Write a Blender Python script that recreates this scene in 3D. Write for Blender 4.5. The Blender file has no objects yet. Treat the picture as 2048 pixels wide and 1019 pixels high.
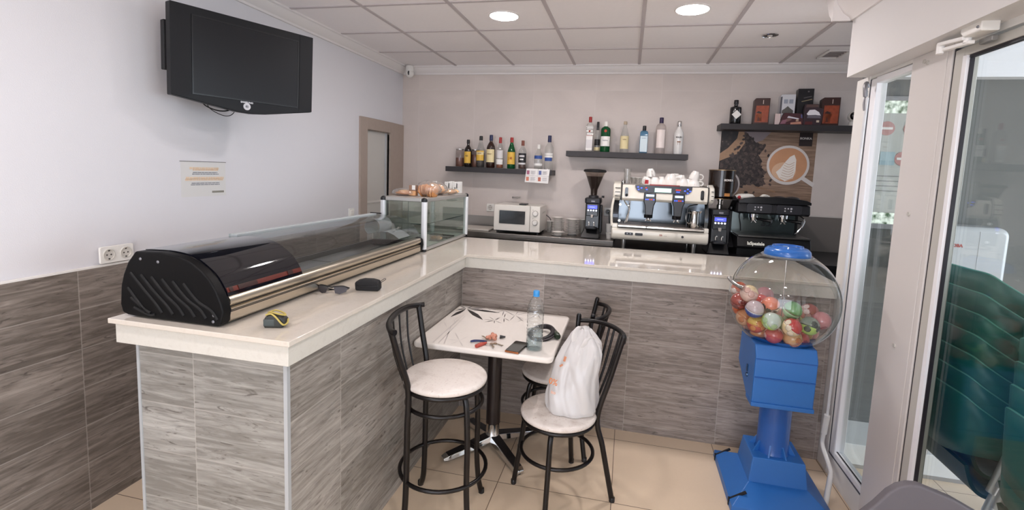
import bpy, bmesh, math, random
from mathutils import Vector, Matrix, noise
R = math.radians
PI = math.pi
scene = bpy.context.scene
COL = scene.collection
rnd = random.Random(7)

# ------------------------------------------------------------------ materials
def lin(c):
    if isinstance(c, str):
        c = c.lstrip('#'); c = [int(c[i:i+2], 16) / 255 for i in (0, 2, 4)]
    return tuple((x / 12.92 if x <= .04045 else ((x + .055) / 1.055) ** 2.4) for x in c) + (1.0,)
MATS = {}
def newmat(name):
    m = bpy.data.materials.new(name); m.use_nodes = True
    nt = m.node_tree; nt.nodes.clear()
    out = nt.nodes.new('ShaderNodeOutputMaterial')
    return m, nt, out
def N(nt, t, **kw):
    n = nt.nodes.new(t)
    for k, v in kw.items():
        if k.startswith('i_'):
            n.inputs[k[2:].replace('_', ' ')].default_value = v
        else:
            setattr(n, k, v)
    return n
def math_node(nt, op, a, b=None, c=None):
    n = nt.nodes.new('ShaderNodeMath'); n.operation = op
    for i, v in enumerate((a, b, c)):
        if v is None: continue
        if isinstance(v, (int, float)): n.inputs[i].default_value = v
        else: nt.links.new(v, n.inputs[i])
    return n.outputs[0]
def mixc(nt, fac, a, b, mode='MIX'):
    n = nt.nodes.new('ShaderNodeMix'); n.data_type = 'RGBA'; n.blend_type = mode
    for i, v in ((0, fac), (6, a), (7, b)):
        if isinstance(v, (int, float)): n.inputs[i].default_value = v
        elif isinstance(v, tuple): n.inputs[i].default_value = v
        else: nt.links.new(v, n.inputs[i])
    return n.outputs[2]
def M(name, col='#808080', rough=.5, metal=0., spec=.5, emit=0., ecol=None, coat=0., trans=0., bump=0., bscale=200., var=0., vscale=6.):
    if name in MATS: return MATS[name]
    m, nt, out = newmat(name)
    p = N(nt, 'ShaderNodeBsdfPrincipled')
    c = lin(col)
    p.inputs['Base Color'].default_value = c
    p.inputs['Roughness'].default_value = rough
    p.inputs['Metallic'].default_value = metal
    p.inputs['Specular IOR Level'].default_value = spec
    p.inputs['Coat Weight'].default_value = coat
    p.inputs['Coat Roughness'].default_value = .05
    if trans: p.inputs['Transmission Weight'].default_value = trans
    if emit:
        p.inputs['Emission Color'].default_value = lin(ecol or col)
        p.inputs['Emission Strength'].default_value = emit
    if var or bump:
        g = N(nt, 'ShaderNodeNewGeometry')
    if var:
        n = N(nt, 'ShaderNodeTexNoise', i_Scale=vscale, i_Detail=4.)
        nt.links.new(g.outputs['Position'], n.inputs['Vector'])
        f = math_node(nt, 'MULTIPLY_ADD', n.outputs[0], 2 * var, 1 - var)
        mul = N(nt, 'ShaderNodeVectorMath', operation='SCALE'); mul.inputs[0].default_value = c[:3]
        nt.links.new(f, mul.inputs['Scale']); nt.links.new(mul.outputs[0], p.inputs['Base Color'])
    if bump:
        n = N(nt, 'ShaderNodeTexNoise', i_Scale=bscale, i_Detail=3.)
        nt.links.new(g.outputs['Position'], n.inputs['Vector'])
        b = N(nt, 'ShaderNodeBump', i_Strength=bump, i_Distance=.002)
        nt.links.new(n.outputs[0], b.inputs['Height']); nt.links.new(b.outputs[0], p.inputs['Normal'])
    nt.links.new(p.outputs[0], out.inputs[0])
    MATS[name] = m; return m
def glassmat(name, tint='#ffffff', refl=1.0, rough=.0, body=0., bcol='#ffffff', wob=0.):
    """thin clear sheet: lets light through, reflects by Fresnel; body adds a little haze"""
    if name in MATS: return MATS[name]
    m, nt, out = newmat(name)
    t = N(nt, 'ShaderNodeBsdfTransparent'); t.inputs[0].default_value = lin(tint)
    g = N(nt, 'ShaderNodeBsdfGlossy'); g.inputs['Roughness'].default_value = rough
    fr = N(nt, 'ShaderNodeLayerWeight', i_Blend=.5)
    if wob:
        ge = N(nt, 'ShaderNodeNewGeometry'); n = N(nt, 'ShaderNodeTexNoise', i_Scale=wob, i_Detail=1.)
        nt.links.new(ge.outputs['Position'], n.inputs['Vector'])
        b = N(nt, 'ShaderNodeBump', i_Strength=.6, i_Distance=.01)
        nt.links.new(n.outputs[0], b.inputs['Height'])
        nt.links.new(b.outputs[0], g.inputs['Normal']); nt.links.new(b.outputs[0], fr.inputs['Normal'])
    f = math_node(nt, 'MULTIPLY_ADD', math_node(nt, 'POWER', fr.outputs['Facing'], 5.), .9 * refl, .045 * refl); f.node.use_clamp = True
    mx = N(nt, 'ShaderNodeMixShader')
    nt.links.new(f, mx.inputs[0]); nt.links.new(t.outputs[0], mx.inputs[1]); nt.links.new(g.outputs[0], mx.inputs[2])
    last = mx
    if body:
        d = N(nt, 'ShaderNodeBsdfDiffuse'); d.inputs[0].default_value = lin(bcol)
        m2 = N(nt, 'ShaderNodeMixShader'); m2.inputs[0].default_value = body
        nt.links.new(mx.outputs[0], m2.inputs[1]); nt.links.new(d.outputs[0], m2.inputs[2]); last = m2
    nt.links.new(last.outputs[0], out.inputs[0])
    MATS[name] = m; return m
def plastic_film(name, col, transl=.45, clear=.15):
    if name in MATS: return MATS[name]
    m, nt, out = newmat(name)
    d = N(nt, 'ShaderNodeBsdfDiffuse'); d.inputs[0].default_value = lin(col)
    t = N(nt, 'ShaderNodeBsdfTranslucent'); t.inputs[0].default_value = lin(col)
    g = N(nt, 'ShaderNodeBsdfGlossy'); g.inputs['Roughness'].default_value = .3
    tr = N(nt, 'ShaderNodeBsdfTransparent')
    a = N(nt, 'ShaderNodeMixShader'); a.inputs[0].default_value = transl
    nt.links.new(d.outputs[0], a.inputs[1]); nt.links.new(t.outputs[0], a.inputs[2])
    b = N(nt, 'ShaderNodeMixShader'); b.inputs[0].default_value = .06
    nt.links.new(a.outputs[0], b.inputs[1]); nt.links.new(g.outputs[0], b.inputs[2])
    c = N(nt, 'ShaderNodeMixShader'); c.inputs[0].default_value = clear
    nt.links.new(b.outputs[0], c.inputs[1]); nt.links.new(tr.outputs[0], c.inputs[2])
    nt.links.new(c.outputs[0], out.inputs[0])
    MATS[name] = m; return m

def woodtile(name, uoff, light, dark, ulen=.566, joint='#b9b4ad'):
    """grey wood-look porcelain tile: u = x+y along the face, v = z; rows of .183 m"""
    m, nt, out = newmat(name)
    g = N(nt, 'ShaderNodeNewGeometry'); s = N(nt, 'ShaderNodeSeparateXYZ')
    nt.links.new(g.outputs['Position'], s.inputs[0])
    u = math_node(nt, 'ADD', s.outputs[0], s.outputs[1]); u = math_node(nt, 'SUBTRACT', u, uoff)
    v = math_node(nt, 'SUBTRACT', s.outputs[2], .966)
    ut = math_node(nt, 'DIVIDE', u, ulen); vt = math_node(nt, 'DIVIDE', v, .183)
    ui = math_node(nt, 'FLOOR', ut); vi = math_node(nt, 'FLOOR', vt)
    uf = math_node(nt, 'SUBTRACT', ut, ui); vf = math_node(nt, 'SUBTRACT', vt, vi)
    cid = N(nt, 'ShaderNodeCombineXYZ'); nt.links.new(ui, cid.inputs[0]); nt.links.new(vi, cid.inputs[1])
    wn = N(nt, 'ShaderNodeTexWhiteNoise', noise_dimensions='3D'); nt.links.new(cid.outputs[0], wn.inputs['Vector'])
    seed = math_node(nt, 'MULTIPLY', wn.outputs[0], 37.)
    # long soft grain
    def grain(su, sv, det, rgh, dist):
        c = N(nt, 'ShaderNodeCombineXYZ')
        nt.links.new(math_node(nt, 'MULTIPLY', u, su), c.inputs[0]); nt.links.new(math_node(nt, 'MULTIPLY', v, sv), c.inputs[1]); nt.links.new(seed, c.inputs[2])
        n = N(nt, 'ShaderNodeTexNoise', i_Scale=1., i_Detail=det, i_Roughness=rgh, i_Distortion=dist)
        nt.links.new(c.outputs[0], n.inputs['Vector']); return n.outputs[0]
    a = grain(3.2, 30., 6., .62, 1.6); b = grain(6., 85., 3., .6, .5); k = grain(7., 40., 4., .6, 2.2); c_ = grain(1.6, 9., 2., .5, .5)
    a2 = math_node(nt, 'MULTIPLY_ADD', a, .95, -.12); a2 = math_node(nt, 'MULTIPLY_ADD', c_, .35, math_node(nt, 'SUBTRACT', a2, .17))
    f = math_node(nt, 'MULTIPLY_ADD', b, .36, math_node(nt, 'SUBTRACT', a2, .03))
    tone = math_node(nt, 'MULTIPLY_ADD', wn.outputs[0], .22, -.2)
    f = math_node(nt, 'ADD', f, tone)
    ramp = N(nt, 'ShaderNodeValToRGB'); nt.links.new(f, ramp.inputs[0])
    ramp.color_ramp.elements[0].position = .24; ramp.color_ramp.elements[0].color = lin(dark)
    ramp.color_ramp.elements[1].position = .70; ramp.color_ramp.elements[1].color = lin(light)
    # dark knots / cracks
    kn = math_node(nt, 'SUBTRACT', k, .585); kn = math_node(nt, 'MULTIPLY', kn, 9.); kn.node.use_clamp = True
    kd = math_node(nt, 'MULTIPLY', kn, .75)
    col = mixc(nt, kd, ramp.outputs[0], lin('#4b443f'))
    jw_u, jw_v = .0022 / ulen, .0022 / .183
    ju = math_node(nt, 'LESS_THAN', math_node(nt, 'MINIMUM', uf, math_node(nt, 'SUBTRACT', 1., uf)), jw_u)
    jv = math_node(nt, 'LESS_THAN', math_node(nt, 'MINIMUM', vf, math_node(nt, 'SUBTRACT', 1., vf)), jw_v)
    j = math_node(nt, 'MAXIMUM', ju, jv)
    col = mixc(nt, math_node(nt, 'MULTIPLY', j, .42), col, lin(joint))
    p = N(nt, 'ShaderNodeBsdfPrincipled'); p.inputs['Roughness'].default_value = .42
    nt.links.new(col, p.inputs['Base Color'])
    bp = N(nt, 'ShaderNodeBump', i_Strength=.15, i_Distance=.002); nt.links.new(f, bp.inputs['Height']); nt.links.new(bp.outputs[0], p.inputs['Normal'])
    nt.links.new(p.outputs[0], out.inputs[0]); return m

def gridtile(name, base, joint, ax, pu, pv, ou, ov, jw, var, rough, vs=(3., 3.), spec=.5, jmix=1., streak=0.):
    """large tile; ax = pair of axes (0,1,2) for u and v"""
    m, nt, out = newmat(name)
    g = N(nt, 'ShaderNodeNewGeometry'); s = N(nt, 'ShaderNodeSeparateXYZ'); nt.links.new(g.outputs['Position'], s.inputs[0])
    u = math_node(nt, 'DIVIDE', math_node(nt, 'SUBTRACT', s.outputs[ax[0]], ou), pu)
    v = math_node(nt, 'DIVIDE', math_node(nt, 'SUBTRACT', s.outputs[ax[1]], ov), pv)
    uf = math_node(nt, 'FRACT', u); vf = math_node(nt, 'FRACT', v)
    cid = N(nt, 'ShaderNodeCombineXYZ'); nt.links.new(math_node(nt, 'FLOOR', u), cid.inputs[0]); nt.links.new(math_node(nt, 'FLOOR', v), cid.inputs[1])
    wn = N(nt, 'ShaderNodeTexWhiteNoise', noise_dimensions='3D'); nt.links.new(cid.outputs[0], wn.inputs['Vector'])
    mp = N(nt, 'ShaderNodeCombineXYZ')
    nt.links.new(math_node(nt, 'MULTIPLY', s.outputs[ax[0]], vs[0]), mp.inputs[0]); nt.links.new(math_node(nt, 'MULTIPLY', s.outputs[ax[1]], vs[1]), mp.inputs[1])
    nt.links.new(math_node(nt, 'MULTIPLY', wn.outputs[0], 9.), mp.inputs[2])
    n = N(nt, 'ShaderNodeTexNoise', i_Scale=1., i_Detail=6., i_Roughness=.55, i_Distortion=.6); nt.links.new(mp.outputs[0], n.inputs['Vector'])
    n2 = N(nt, 'ShaderNodeTexNoise', i_Scale=90., i_Detail=2.); nt.links.new(g.outputs['Position'], n2.inputs['Vector'])
    f = math_node(nt, 'MULTIPLY_ADD', n.outputs[0], 2 * var, 1 - var)
    f = math_node(nt, 'MULTIPLY_ADD', n2.outputs[0], var * .35, f)
    f = math_node(nt, 'MULTIPLY_ADD', wn.outputs[0], var * .3, f)
    mul = N(nt, 'ShaderNodeVectorMath', operation='SCALE'); mul.inputs[0].default_value = lin(base)[:3]; nt.links.new(f, mul.inputs['Scale'])
    ju = math_node(nt, 'LESS_THAN', math_node(nt, 'MINIMUM', uf, math_node(nt, 'SUBTRACT', 1., uf)), jw / pu)
    jv = math_node(nt, 'LESS_THAN', math_node(nt, 'MINIMUM', vf, math_node(nt, 'SUBTRACT', 1., vf)), jw / pv)
    j = math_node(nt, 'MULTIPLY', math_node(nt, 'MAXIMUM', ju, jv), jmix)
    col = mixc(nt, j, mul.outputs[0], lin(joint))
    p = N(nt, 'ShaderNodeBsdfPrincipled'); p.inputs['Roughness'].default_value = rough; p.inputs['Specular IOR Level'].default_value = spec
    nt.links.new(col, p.inputs['Base Color']); nt.links.new(p.outputs[0], out.inputs[0]); return m

def speckle(name, base, spot, amount, scale, rough, coat=0.):
    m, nt, out = newmat(name)
    g = N(nt, 'ShaderNodeNewGeometry')
    n = N(nt, 'ShaderNodeTexNoise', i_Scale=scale, i_Detail=2.); nt.links.new(g.outputs['Position'], n.inputs['Vector'])
    n2 = N(nt, 'ShaderNodeTexNoise', i_Scale=scale * .12, i_Detail=5., i_Distortion=1.); nt.links.new(g.outputs['Position'], n2.inputs['Vector'])
    a = math_node(nt, 'MULTIPLY', math_node(nt, 'SUBTRACT', n.outputs[0], .6), 6.); a.node.use_clamp = True
    b = math_node(nt, 'MULTIPLY', math_node(nt, 'SUBTRACT', n2.outputs[0], .5), 3.); b.node.use_clamp = True
    f = math_node(nt, 'MULTIPLY', math_node(nt, 'ADD', a, b), amount); f.node.use_clamp = True
    col = mixc(nt, f, lin(base), lin(spot))
    p = N(nt, 'ShaderNodeBsdfPrincipled'); p.inputs['Roughness'].default_value = rough; p.inputs['Coat Weight'].default_value = coat; p.inputs['Coat Roughness'].default_value = .03
    nt.links.new(col, p.inputs['Base Color']); nt.links.new(p.outputs[0], out.inputs[0]); MATS[name] = m; return m

def brushed(name, col, rough, axis=1):
    if name in MATS: return MATS[name]
    m, nt, out = newmat(name)
    g = N(nt, 'ShaderNodeNewGeometry'); mp = N(nt, 'ShaderNodeMapping')
    sc = [260., 260., 260.]; sc[axis] = 2.5; mp.inputs['Scale'].default_value = sc
    nt.links.new(g.outputs['Position'], mp.inputs['Vector'])
    n = N(nt, 'ShaderNodeTexNoise', i_Scale=1., i_Detail=2.); nt.links.new(mp.outputs[0], n.inputs['Vector'])
    p = N(nt, 'ShaderNodeBsdfPrincipled'); p.inputs['Metallic'].default_value = 1.; p.inputs['Base Color'].default_value = lin(col)
    nt.links.new(math_node(nt, 'MULTIPLY_ADD', n.outputs[0], .18, rough - .09), p.inputs['Roughness'])
    nt.links.new(p.outputs[0], out.inputs[0]); MATS[name] = m; return m

# ------------------------------------------------------------------ mesh builder
class MB:
    def __init__(s): s.v = []; s.f = []; s.m = []
    def add(s, vs, fs, mi=0):
        o = len(s.v); s.v += [tuple(map(float, p)) for p in vs]
        for f in fs: s.f.append([i + o for i in f]); s.m.append(mi)
        return s
    def box(s, x0, x1, y0, y1, z0, z1, mi=0):
        x0, x1 = min(x0, x1), max(x0, x1); y0, y1 = min(y0, y1), max(y0, y1); z0, z1 = min(z0, z1), max(z0, z1)
        vs = [(x, y, z) for z in (z0, z1) for y in (y0, y1) for x in (x0, x1)]
        return s.add(vs, [(0, 2, 3, 1), (4, 5, 7, 6), (0, 1, 5, 4), (2, 6, 7, 3), (0, 4, 6, 2), (1, 3, 7, 5)], mi)
    def tbox(s, c, sz, M3, mi=0):
        """box with centre c, size sz, rotated by matrix M3"""
        vs = []
        for z in (-.5, .5):
            for y in (-.5, .5):
                for x in (-.5, .5):
                    vs.append(Vector(c) + M3 @ Vector((x * sz[0], y * sz[1], z * sz[2])))
        return s.add(vs, [(0, 2, 3, 1), (4, 5, 7, 6), (0, 1, 5, 4), (2, 6, 7, 3), (0, 4, 6, 2), (1, 3, 7, 5)], mi)
    def prism(s, poly, axis, a0, a1, mi=0):
        n = len(poly)
        def p(q, a):
            return (a, q[0], q[1]) if axis == 'x' else (q[0], a, q[1]) if axis == 'y' else (q[0], q[1], a)
        vs = [p(q, a0) for q in poly] + [p(q, a1) for q in poly]
        fs = [list(range(n))[::-1], list(range(n, 2 * n))] + [(i, (i + 1) % n, n + (i + 1) % n, n + i) for i in range(n)]
        return s.add(vs, fs, mi)
    def strip(s, poly, axis, a0, a1, th, mi=0):
        """open curved sheet of thickness th following poly, extruded a0..a1 along axis"""
        n = len(poly); off = []
        for i in range(n):
            a = poly[max(i - 1, 0)]; b = poly[min(i + 1, n - 1)]
            dx, dy = b[0] - a[0], b[1] - a[1]; l = math.hypot(dx, dy) or 1
            off.append((poly[i][0] - dy / l * th, poly[i][1] + dx / l * th))
        return s.prism(list(poly) + off[::-1], axis, a0, a1, mi)
    def frustum(s, r0, r1, z0, z1, mi=0):
        """r = (x0,x1,y0,y1)"""
        vs = [(x, y, z0) for x, y in ((r0[0], r0[2]), (r0[1], r0[2]), (r0[1], r0[3]), (r0[0], r0[3]))]
        vs += [(x, y, z1) for x, y in ((r1[0], r1[2]), (r1[1], r1[2]), (r1[1], r1[3]), (r1[0], r1[3]))]
        return s.add(vs, [(3, 2, 1, 0), (4, 5, 6, 7), (0, 1, 5, 4), (1, 2, 6, 5), (2, 3, 7, 6), (3, 0, 4, 7)], mi)
    def tube(s, pts, r, n=10, closed=False, mi=0, cap=True):
        pts = [Vector(p) for p in pts]; k = len(pts); rs = r if isinstance(r, (list, tuple)) else [r] * k
        tang = []
        for i in range(k):
            if closed: t = pts[(i + 1) % k] - pts[i - 1]
            else: t = pts[min(i + 1, k - 1)] - pts[max(i - 1, 0)]
            tang.append(t.normalized() if t.length > 1e-9 else Vector((0, 0, 1)))
        up = Vector((0, 0, 1)) if abs(tang[0].z) < .9 else Vector((1, 0, 0))
        nrm = (up - tang[0] * up.dot(tang[0])).normalized(); vs = []
        for i in range(k):
            if i:
                nrm = nrm - tang[i] * nrm.dot(tang[i])
                nrm = nrm.normalized() if nrm.length > 1e-6 else tang[i].orthogonal().normalized()
            b = tang[i].cross(nrm)
            for j in range(n):
                a = 2 * PI * j / n
                vs.append(pts[i] + (nrm * math.cos(a) + b * math.sin(a)) * rs[i])
        fs = []
        for i in range(k if closed else k - 1):
            for j in range(n):
                a, b2 = i * n + j, i * n + (j + 1) % n; c, d = ((i + 1) % k) * n + (j + 1) % n, ((i + 1) % k) * n + j
                fs.append((a, b2, c, d))
        if not closed and cap:
            fs.append(list(range(n))[::-1]); fs.append(list(range((k - 1) * n, k * n)))
        return s.add(vs, fs, mi)
    def lathe(s, prof, c=(0, 0, 0), n=24, mi=0, axis='z', sx=1., sy=1., a0=0., a1=2 * PI):
        full = abs(a1 - a0 - 2 * PI) < 1e-6; vs = []; k = len(prof); nn = n if full else n + 1
        for r, z in prof:
            for j in range(nn):
                a = a0 + (a1 - a0) * j / n; x, y = r * math.cos(a) * sx, r * math.sin(a) * sy
                p = (x, y, z) if axis == 'z' else (z, x, y) if axis == 'x' else (x, z, y)
                vs.append((c[0] + p[0], c[1] + p[1], c[2] + p[2]))
        fs = []
        for i in range(k - 1):
            for j in range(n):
                j2 = (j + 1) % nn
                fs.append((i * nn + j, i * nn + j2, (i + 1) * nn + j2, (i + 1) * nn + j))
        if full:
            if prof[0][0] > 1e-5: fs.append(list(range(nn))[::-1])
            if prof[-1][0] > 1e-5: fs.append([(k - 1) * nn + j for j in range(nn)])
        return s.add(vs, fs, mi)
    def sphere(s, c, r, n=20, k=12, mi=0, sc=(1, 1, 1), z0=-1., z1=1.):
        prof = []
        t0, t1 = math.asin(z0), math.asin(z1)
        for i in range(k + 1):
            t = t0 + (t1 - t0) * i / k; prof.append((max(r * math.cos(t), 0 if abs(abs(math.sin(t)) - 1) < 1e-9 else 1e-6), r * math.sin(t)))
        o = len(s.v); s.lathe([(p, z) for p, z in prof], (0, 0, 0), n, mi)
        for i in range(o, len(s.v)):
            x, y, z = s.v[i]; s.v[i] = (c[0] + x * sc[0], c[1] + y * sc[1], c[2] + z * sc[2])
        return s
    def quad(s, *p, mi=0): return s.add(p, [tuple(range(len(p)))], mi)
    def xf(s, mat, start=0):
        for i in range(start, len(s.v)): s.v[i] = tuple(mat @ Vector(s.v[i]))
        return s
    def mesh(s, name, mats, smooth=38, weld=True):
        me = bpy.data.meshes.new(name); me.from_pydata(s.v, [], s.f)
        for i, p in enumerate(me.polygons): p.material_index = s.m[i]
        bm = bmesh.new(); bm.from_mesh(me)
        if weld: bmesh.ops.remove_doubles(bm, verts=bm.verts, dist=1e-5)
        bmesh.ops.recalc_face_normals(bm, faces=bm.faces)
        bm.to_mesh(me); bm.free()
        for mt in (mats if isinstance(mats, (list, tuple)) else [mats]): me.materials.append(mt)
        if smooth:
            me.polygons.foreach_set('use_smooth', [True] * len(me.polygons)); me.set_sharp_from_angle(angle=R(smooth))
        me.update(); return me

WM = {}   # world matrix of every object made, for world-space building
def thing(name, label, cat, loc=(0, 0, 0), rotz=0., group=None, rot=None):
    o = bpy.data.objects.new(name, None); COL.objects.link(o)
    o.empty_display_size = .05
    o.location = loc; o.rotation_euler = rot or (0, 0, rotz)
    o['label'] = label; o['category'] = cat
    if group: o['group'] = group
    WM[o] = Matrix.Translation(loc) @ o.rotation_euler.to_matrix().to_4x4()
    return o
def obj(name, mb, mats, parent=None, world=False, bevel=0., seg=2, smooth=38, label=None, weld=True):
    if world and parent is not None:
        inv = WM[parent].inverted(); mb.xf(inv)
    me = mb.mesh(name, mats, smooth, weld) if isinstance(mb, MB) else mb
    o = bpy.data.objects.new(name, me); COL.objects.link(o)
    if parent is not None: o.parent = parent; WM[o] = WM[parent]
    else: WM[o] = Matrix()
    if bevel:
        b = o.modifiers.new('bevel', 'BEVEL'); b.width = bevel; b.segments = seg; b.limit_method = 'ANGLE'; b.angle_limit = R(40)
        b.harden_normals = True
    if label: o['label'] = label
    return o
def tag(o, label, cat, group=None):
    o['label'] = label; o['category'] = cat
    if group: o['group'] = group
    return o
def struct(name, mb, mats, parent=None, bevel=0., smooth=38):
    o = obj(name, mb, mats, parent, world=parent is not None, bevel=bevel, smooth=smooth)
    if parent is None: o['kind'] = 'structure'
    return o
def sroot(name):
    o = bpy.data.objects.new(name, None); COL.objects.link(o); o['kind'] = 'structure'; WM[o] = Matrix(); return o
def dup(root, loc, rotz=None, label=None, group=None):
    r = root.copy(); COL.objects.link(r); r.location = loc
    if rotz is not None: r.rotation_euler = (0, 0, rotz)
    if label: r['label'] = label
    if group: r['group'] = group
    for ch in list(root.children):
        c = ch.copy(); COL.objects.link(c); c.parent = r
        for g in list(ch.children):
            d = g.copy(); COL.objects.link(d); d.parent = c
    return r
def text(name, s, size, mat, parent, loc, rot=(R(90), 0, 0), ext=.0006, align='CENTER', bendr=None, sx=1., shear=0., world=True, bold=0.):
    """lettering mesh; local text plane is XY, put in place by rot and loc (world)"""
    cu = bpy.data.curves.new(name, 'FONT'); cu.body = s; cu.size = size; cu.extrude = ext; cu.align_x = align; cu.align_y = 'CENTER'; cu.shear = shear; cu.offset = bold
    cu.resolution_u = 3
    t = bpy.data.objects.new(name, cu); COL.objects.link(t)
    dg = bpy.context.evaluated_depsgraph_get(); dg.update()
    me = bpy.data.meshes.new_from_object(t.evaluated_get(dg)); bpy.data.objects.remove(t); bpy.data.curves.remove(cu)
    if sx != 1:
        for v in me.vertices: v.co.x *= sx
    if bendr:
        for v in me.vertices:
            a = v.co.x / bendr; d = bendr + v.co.z
            v.co = Vector((math.sin(a) * d, v.co.y, math.cos(a) * d - bendr))
    mt = Matrix.Translation(loc) @ (rot.to_matrix() if hasattr(rot, 'to_matrix') else (rot if isinstance(rot, Matrix) else __import__('mathutils').Euler(rot).to_matrix())).to_4x4()
    if world and parent is not None: mt = WM[parent].inverted() @ mt
    me.transform(mt); me.materials.clear(); me.materials.append(mat)
    o = bpy.data.objects.new(name, me); COL.objects.link(o)
    if parent is not None: o.parent = parent; WM[o] = WM[parent]
    return o
def arc(cx, cy, r, a0, a1, n=8): return [(cx + r * math.cos(R(a0 + (a1 - a0) * i / n)), cy + r * math.sin(R(a0 + (a1 - a0) * i / n))) for i in range(n + 1)]
def rrect(x0, x1, y0, y1, r, n=4):
    return arc(x1 - r, y0 + r, r, -90, 0, n) + arc(x1 - r, y1 - r, r, 0, 90, n) + arc(x0 + r, y1 - r, r, 90, 180, n) + arc(x0 + r, y0 + r, r, 180, 270, n)
def smoothpath(pts, n=6):
    """Catmull-Rom through pts"""
    P = [Vector(p) for p in pts]; out = []
    for i in range(len(P) - 1):
        p0, p1, p2, p3 = P[max(i - 1, 0)], P[i], P[i + 1], P[min(i + 2, len(P) - 1)]
        for k in range(n):
            t = k / n
            out.append(.5 * ((2 * p1) + (p2 - p0) * t + (2 * p0 - 5 * p1 + 4 * p2 - p3) * t * t + (3 * p1 - p0 - 3 * p2 + p3) * t ** 3))
    out.append(P[-1]); return out

# shared materials
white_paint = M('white_paint', '#dbdade', .7, bump=.25, bscale=260.)
white_plastic = M('white_plastic', '#e9e7e2', .35)
black_plastic = M('black_plastic', '#141416', .35)
black_gloss = M('black_gloss', '#0a0b10', .06, coat=.6)
dark_metal = M('dark_tube', '#1d1717', .3)
chrome = M('chrome', '#d8d8d8', .08, metal=1.)
steel = M('steel', '#b9b5b0', .28, metal=1.)
alu = M('satin_aluminium', '#d3d6da', .38, metal=.85)
clear_glass = glassmat('clear_glass', '#eef4f1')
thin_clear = glassmat('thin_clear', '#ffffff', .9)
black_wood = M('black_wood', '#2a2628', .5)
white_ceramic = M('white_ceramic', '#ece9e4', .15, coat=.3)
# ================================================================== SETTING
YB = -8.0
mat_floor = gridtile('floor_tile', '#dfcab0', '#6f5a47', (0, 1), .599, .6085, 1.797, -1.84, .0019, .11, .32, (2.2, 2.2))
mat_backwall = gridtile('back_wall_tile', '#cfc5bf', '#dcd5d0', (0, 2), .6125, 1.22, .185, 2.465, .0022, .15, .5, (1.6, 2.6), jmix=.5)
mat_ceil = M('ceiling_tile', '#f0ecec', .85, var=.02, vscale=40)
mat_tbar = M('ceiling_bar', '#bdb5b6', .6)
mat_cornice = M('cornice_paint', '#e8e4e2', .6)
mat_alu_white = M('white_frame', '#e4e2de', .35)
mat_grey_stile = M('grey_stile', '#c3c1ba', .4)
mat_gasket = M('gasket', '#15101a', .5)
mat_bead = M('white_bead', '#f1f1f4', .3)

struct('floor', MB().box(-.3, 9, YB, .12, -.06, 0), mat_floor)
# left wall with the doorway near the back corner
w = MB().box(-.15, 0, YB, -.73, 0, 2.8).box(-.15, 0, -.73, -.115, 1.99, 2.8).box(-.15, 0, -.115, 0, 0, 2.8)
struct('wall_left', w, white_paint)
mat_dado = woodtile('wood_tile_dado', -3.162, '#a39991', '#675f58', .566)  # same tile as the counter, darkened to paint in the shade along this wall
struct('trim_1', MB().box(0, .012, YB, -.85, .0, 1.142), mat_dado)
struct('trim_2', MB().box(0, .014, YB, -.85, 1.142, 1.153), M('dado_cap', '#e6e4e0', .5), bevel=.002)
struct('wall_back', MB().box(-.15, 4.9, 0, .12, 0, 2.8), mat_backwall)
struct('trim_3', MB().box(3.98, 4.9, -.008, 0, 1.36, 1.375), M('strip_light', '#cfc8c2', .4))
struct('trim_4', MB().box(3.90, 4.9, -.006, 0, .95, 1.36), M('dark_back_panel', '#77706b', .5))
struct('trim_5', MB().box(0.0, 1.12, -.006, 0, 1.075, 1.187), brushed('steel_splash', '#aba7a2', .35, 0))
# doorway in the left wall
taupe = M('taupe_casing', '#a8998e', .55, var=.06, vscale=30)
d2 = sroot('door_2')
fr = MB().box(0, .018, -.852, -.73, 0, 2.095).box(0, .018, -.73, -.290, 1.99, 2.095).box(0, .018, -.290, 0, 0, 2.095)
fr.box(-.15, 0, -.735, -.73, 0, 1.995).box(-.15, 0, -.115, -.11, 0, 1.995).box(-.15, 0, -.73, -.115, 1.985, 1.99)
struct('casing', fr, taupe, d2, bevel=.003)
struct('door_panel', MB().box(-.06, -.03, -.735, -.318, 0, 1.992), M('pale_panel', '#cbc8c2', .45), d2)
struct('door_edge', MB().box(-.05, -.012, -.318, -.300, 0, 1.99), alu, d2)
struct('panel_rail', MB().box(-.03, -.022, -.735, -.32, 1.30, 1.318), M('pale_rail', '#dcd8d2', .4), d2)
struct('wall_passage', MB().box(-1.2, -1.16, -1.6, .12, 0, 2.8).box(-1.16, -.15, -1.6, -1.56, 0, 2.8).box(-1.16, -.15, .06, .12, 0, 2.8).box(-1.16, -.15, -1.6, .12, 2.4, 2.44), M('passage_wall', '#b9b3ad', .7))  # unseen shell, added to close the doorway off from sky light

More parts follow.
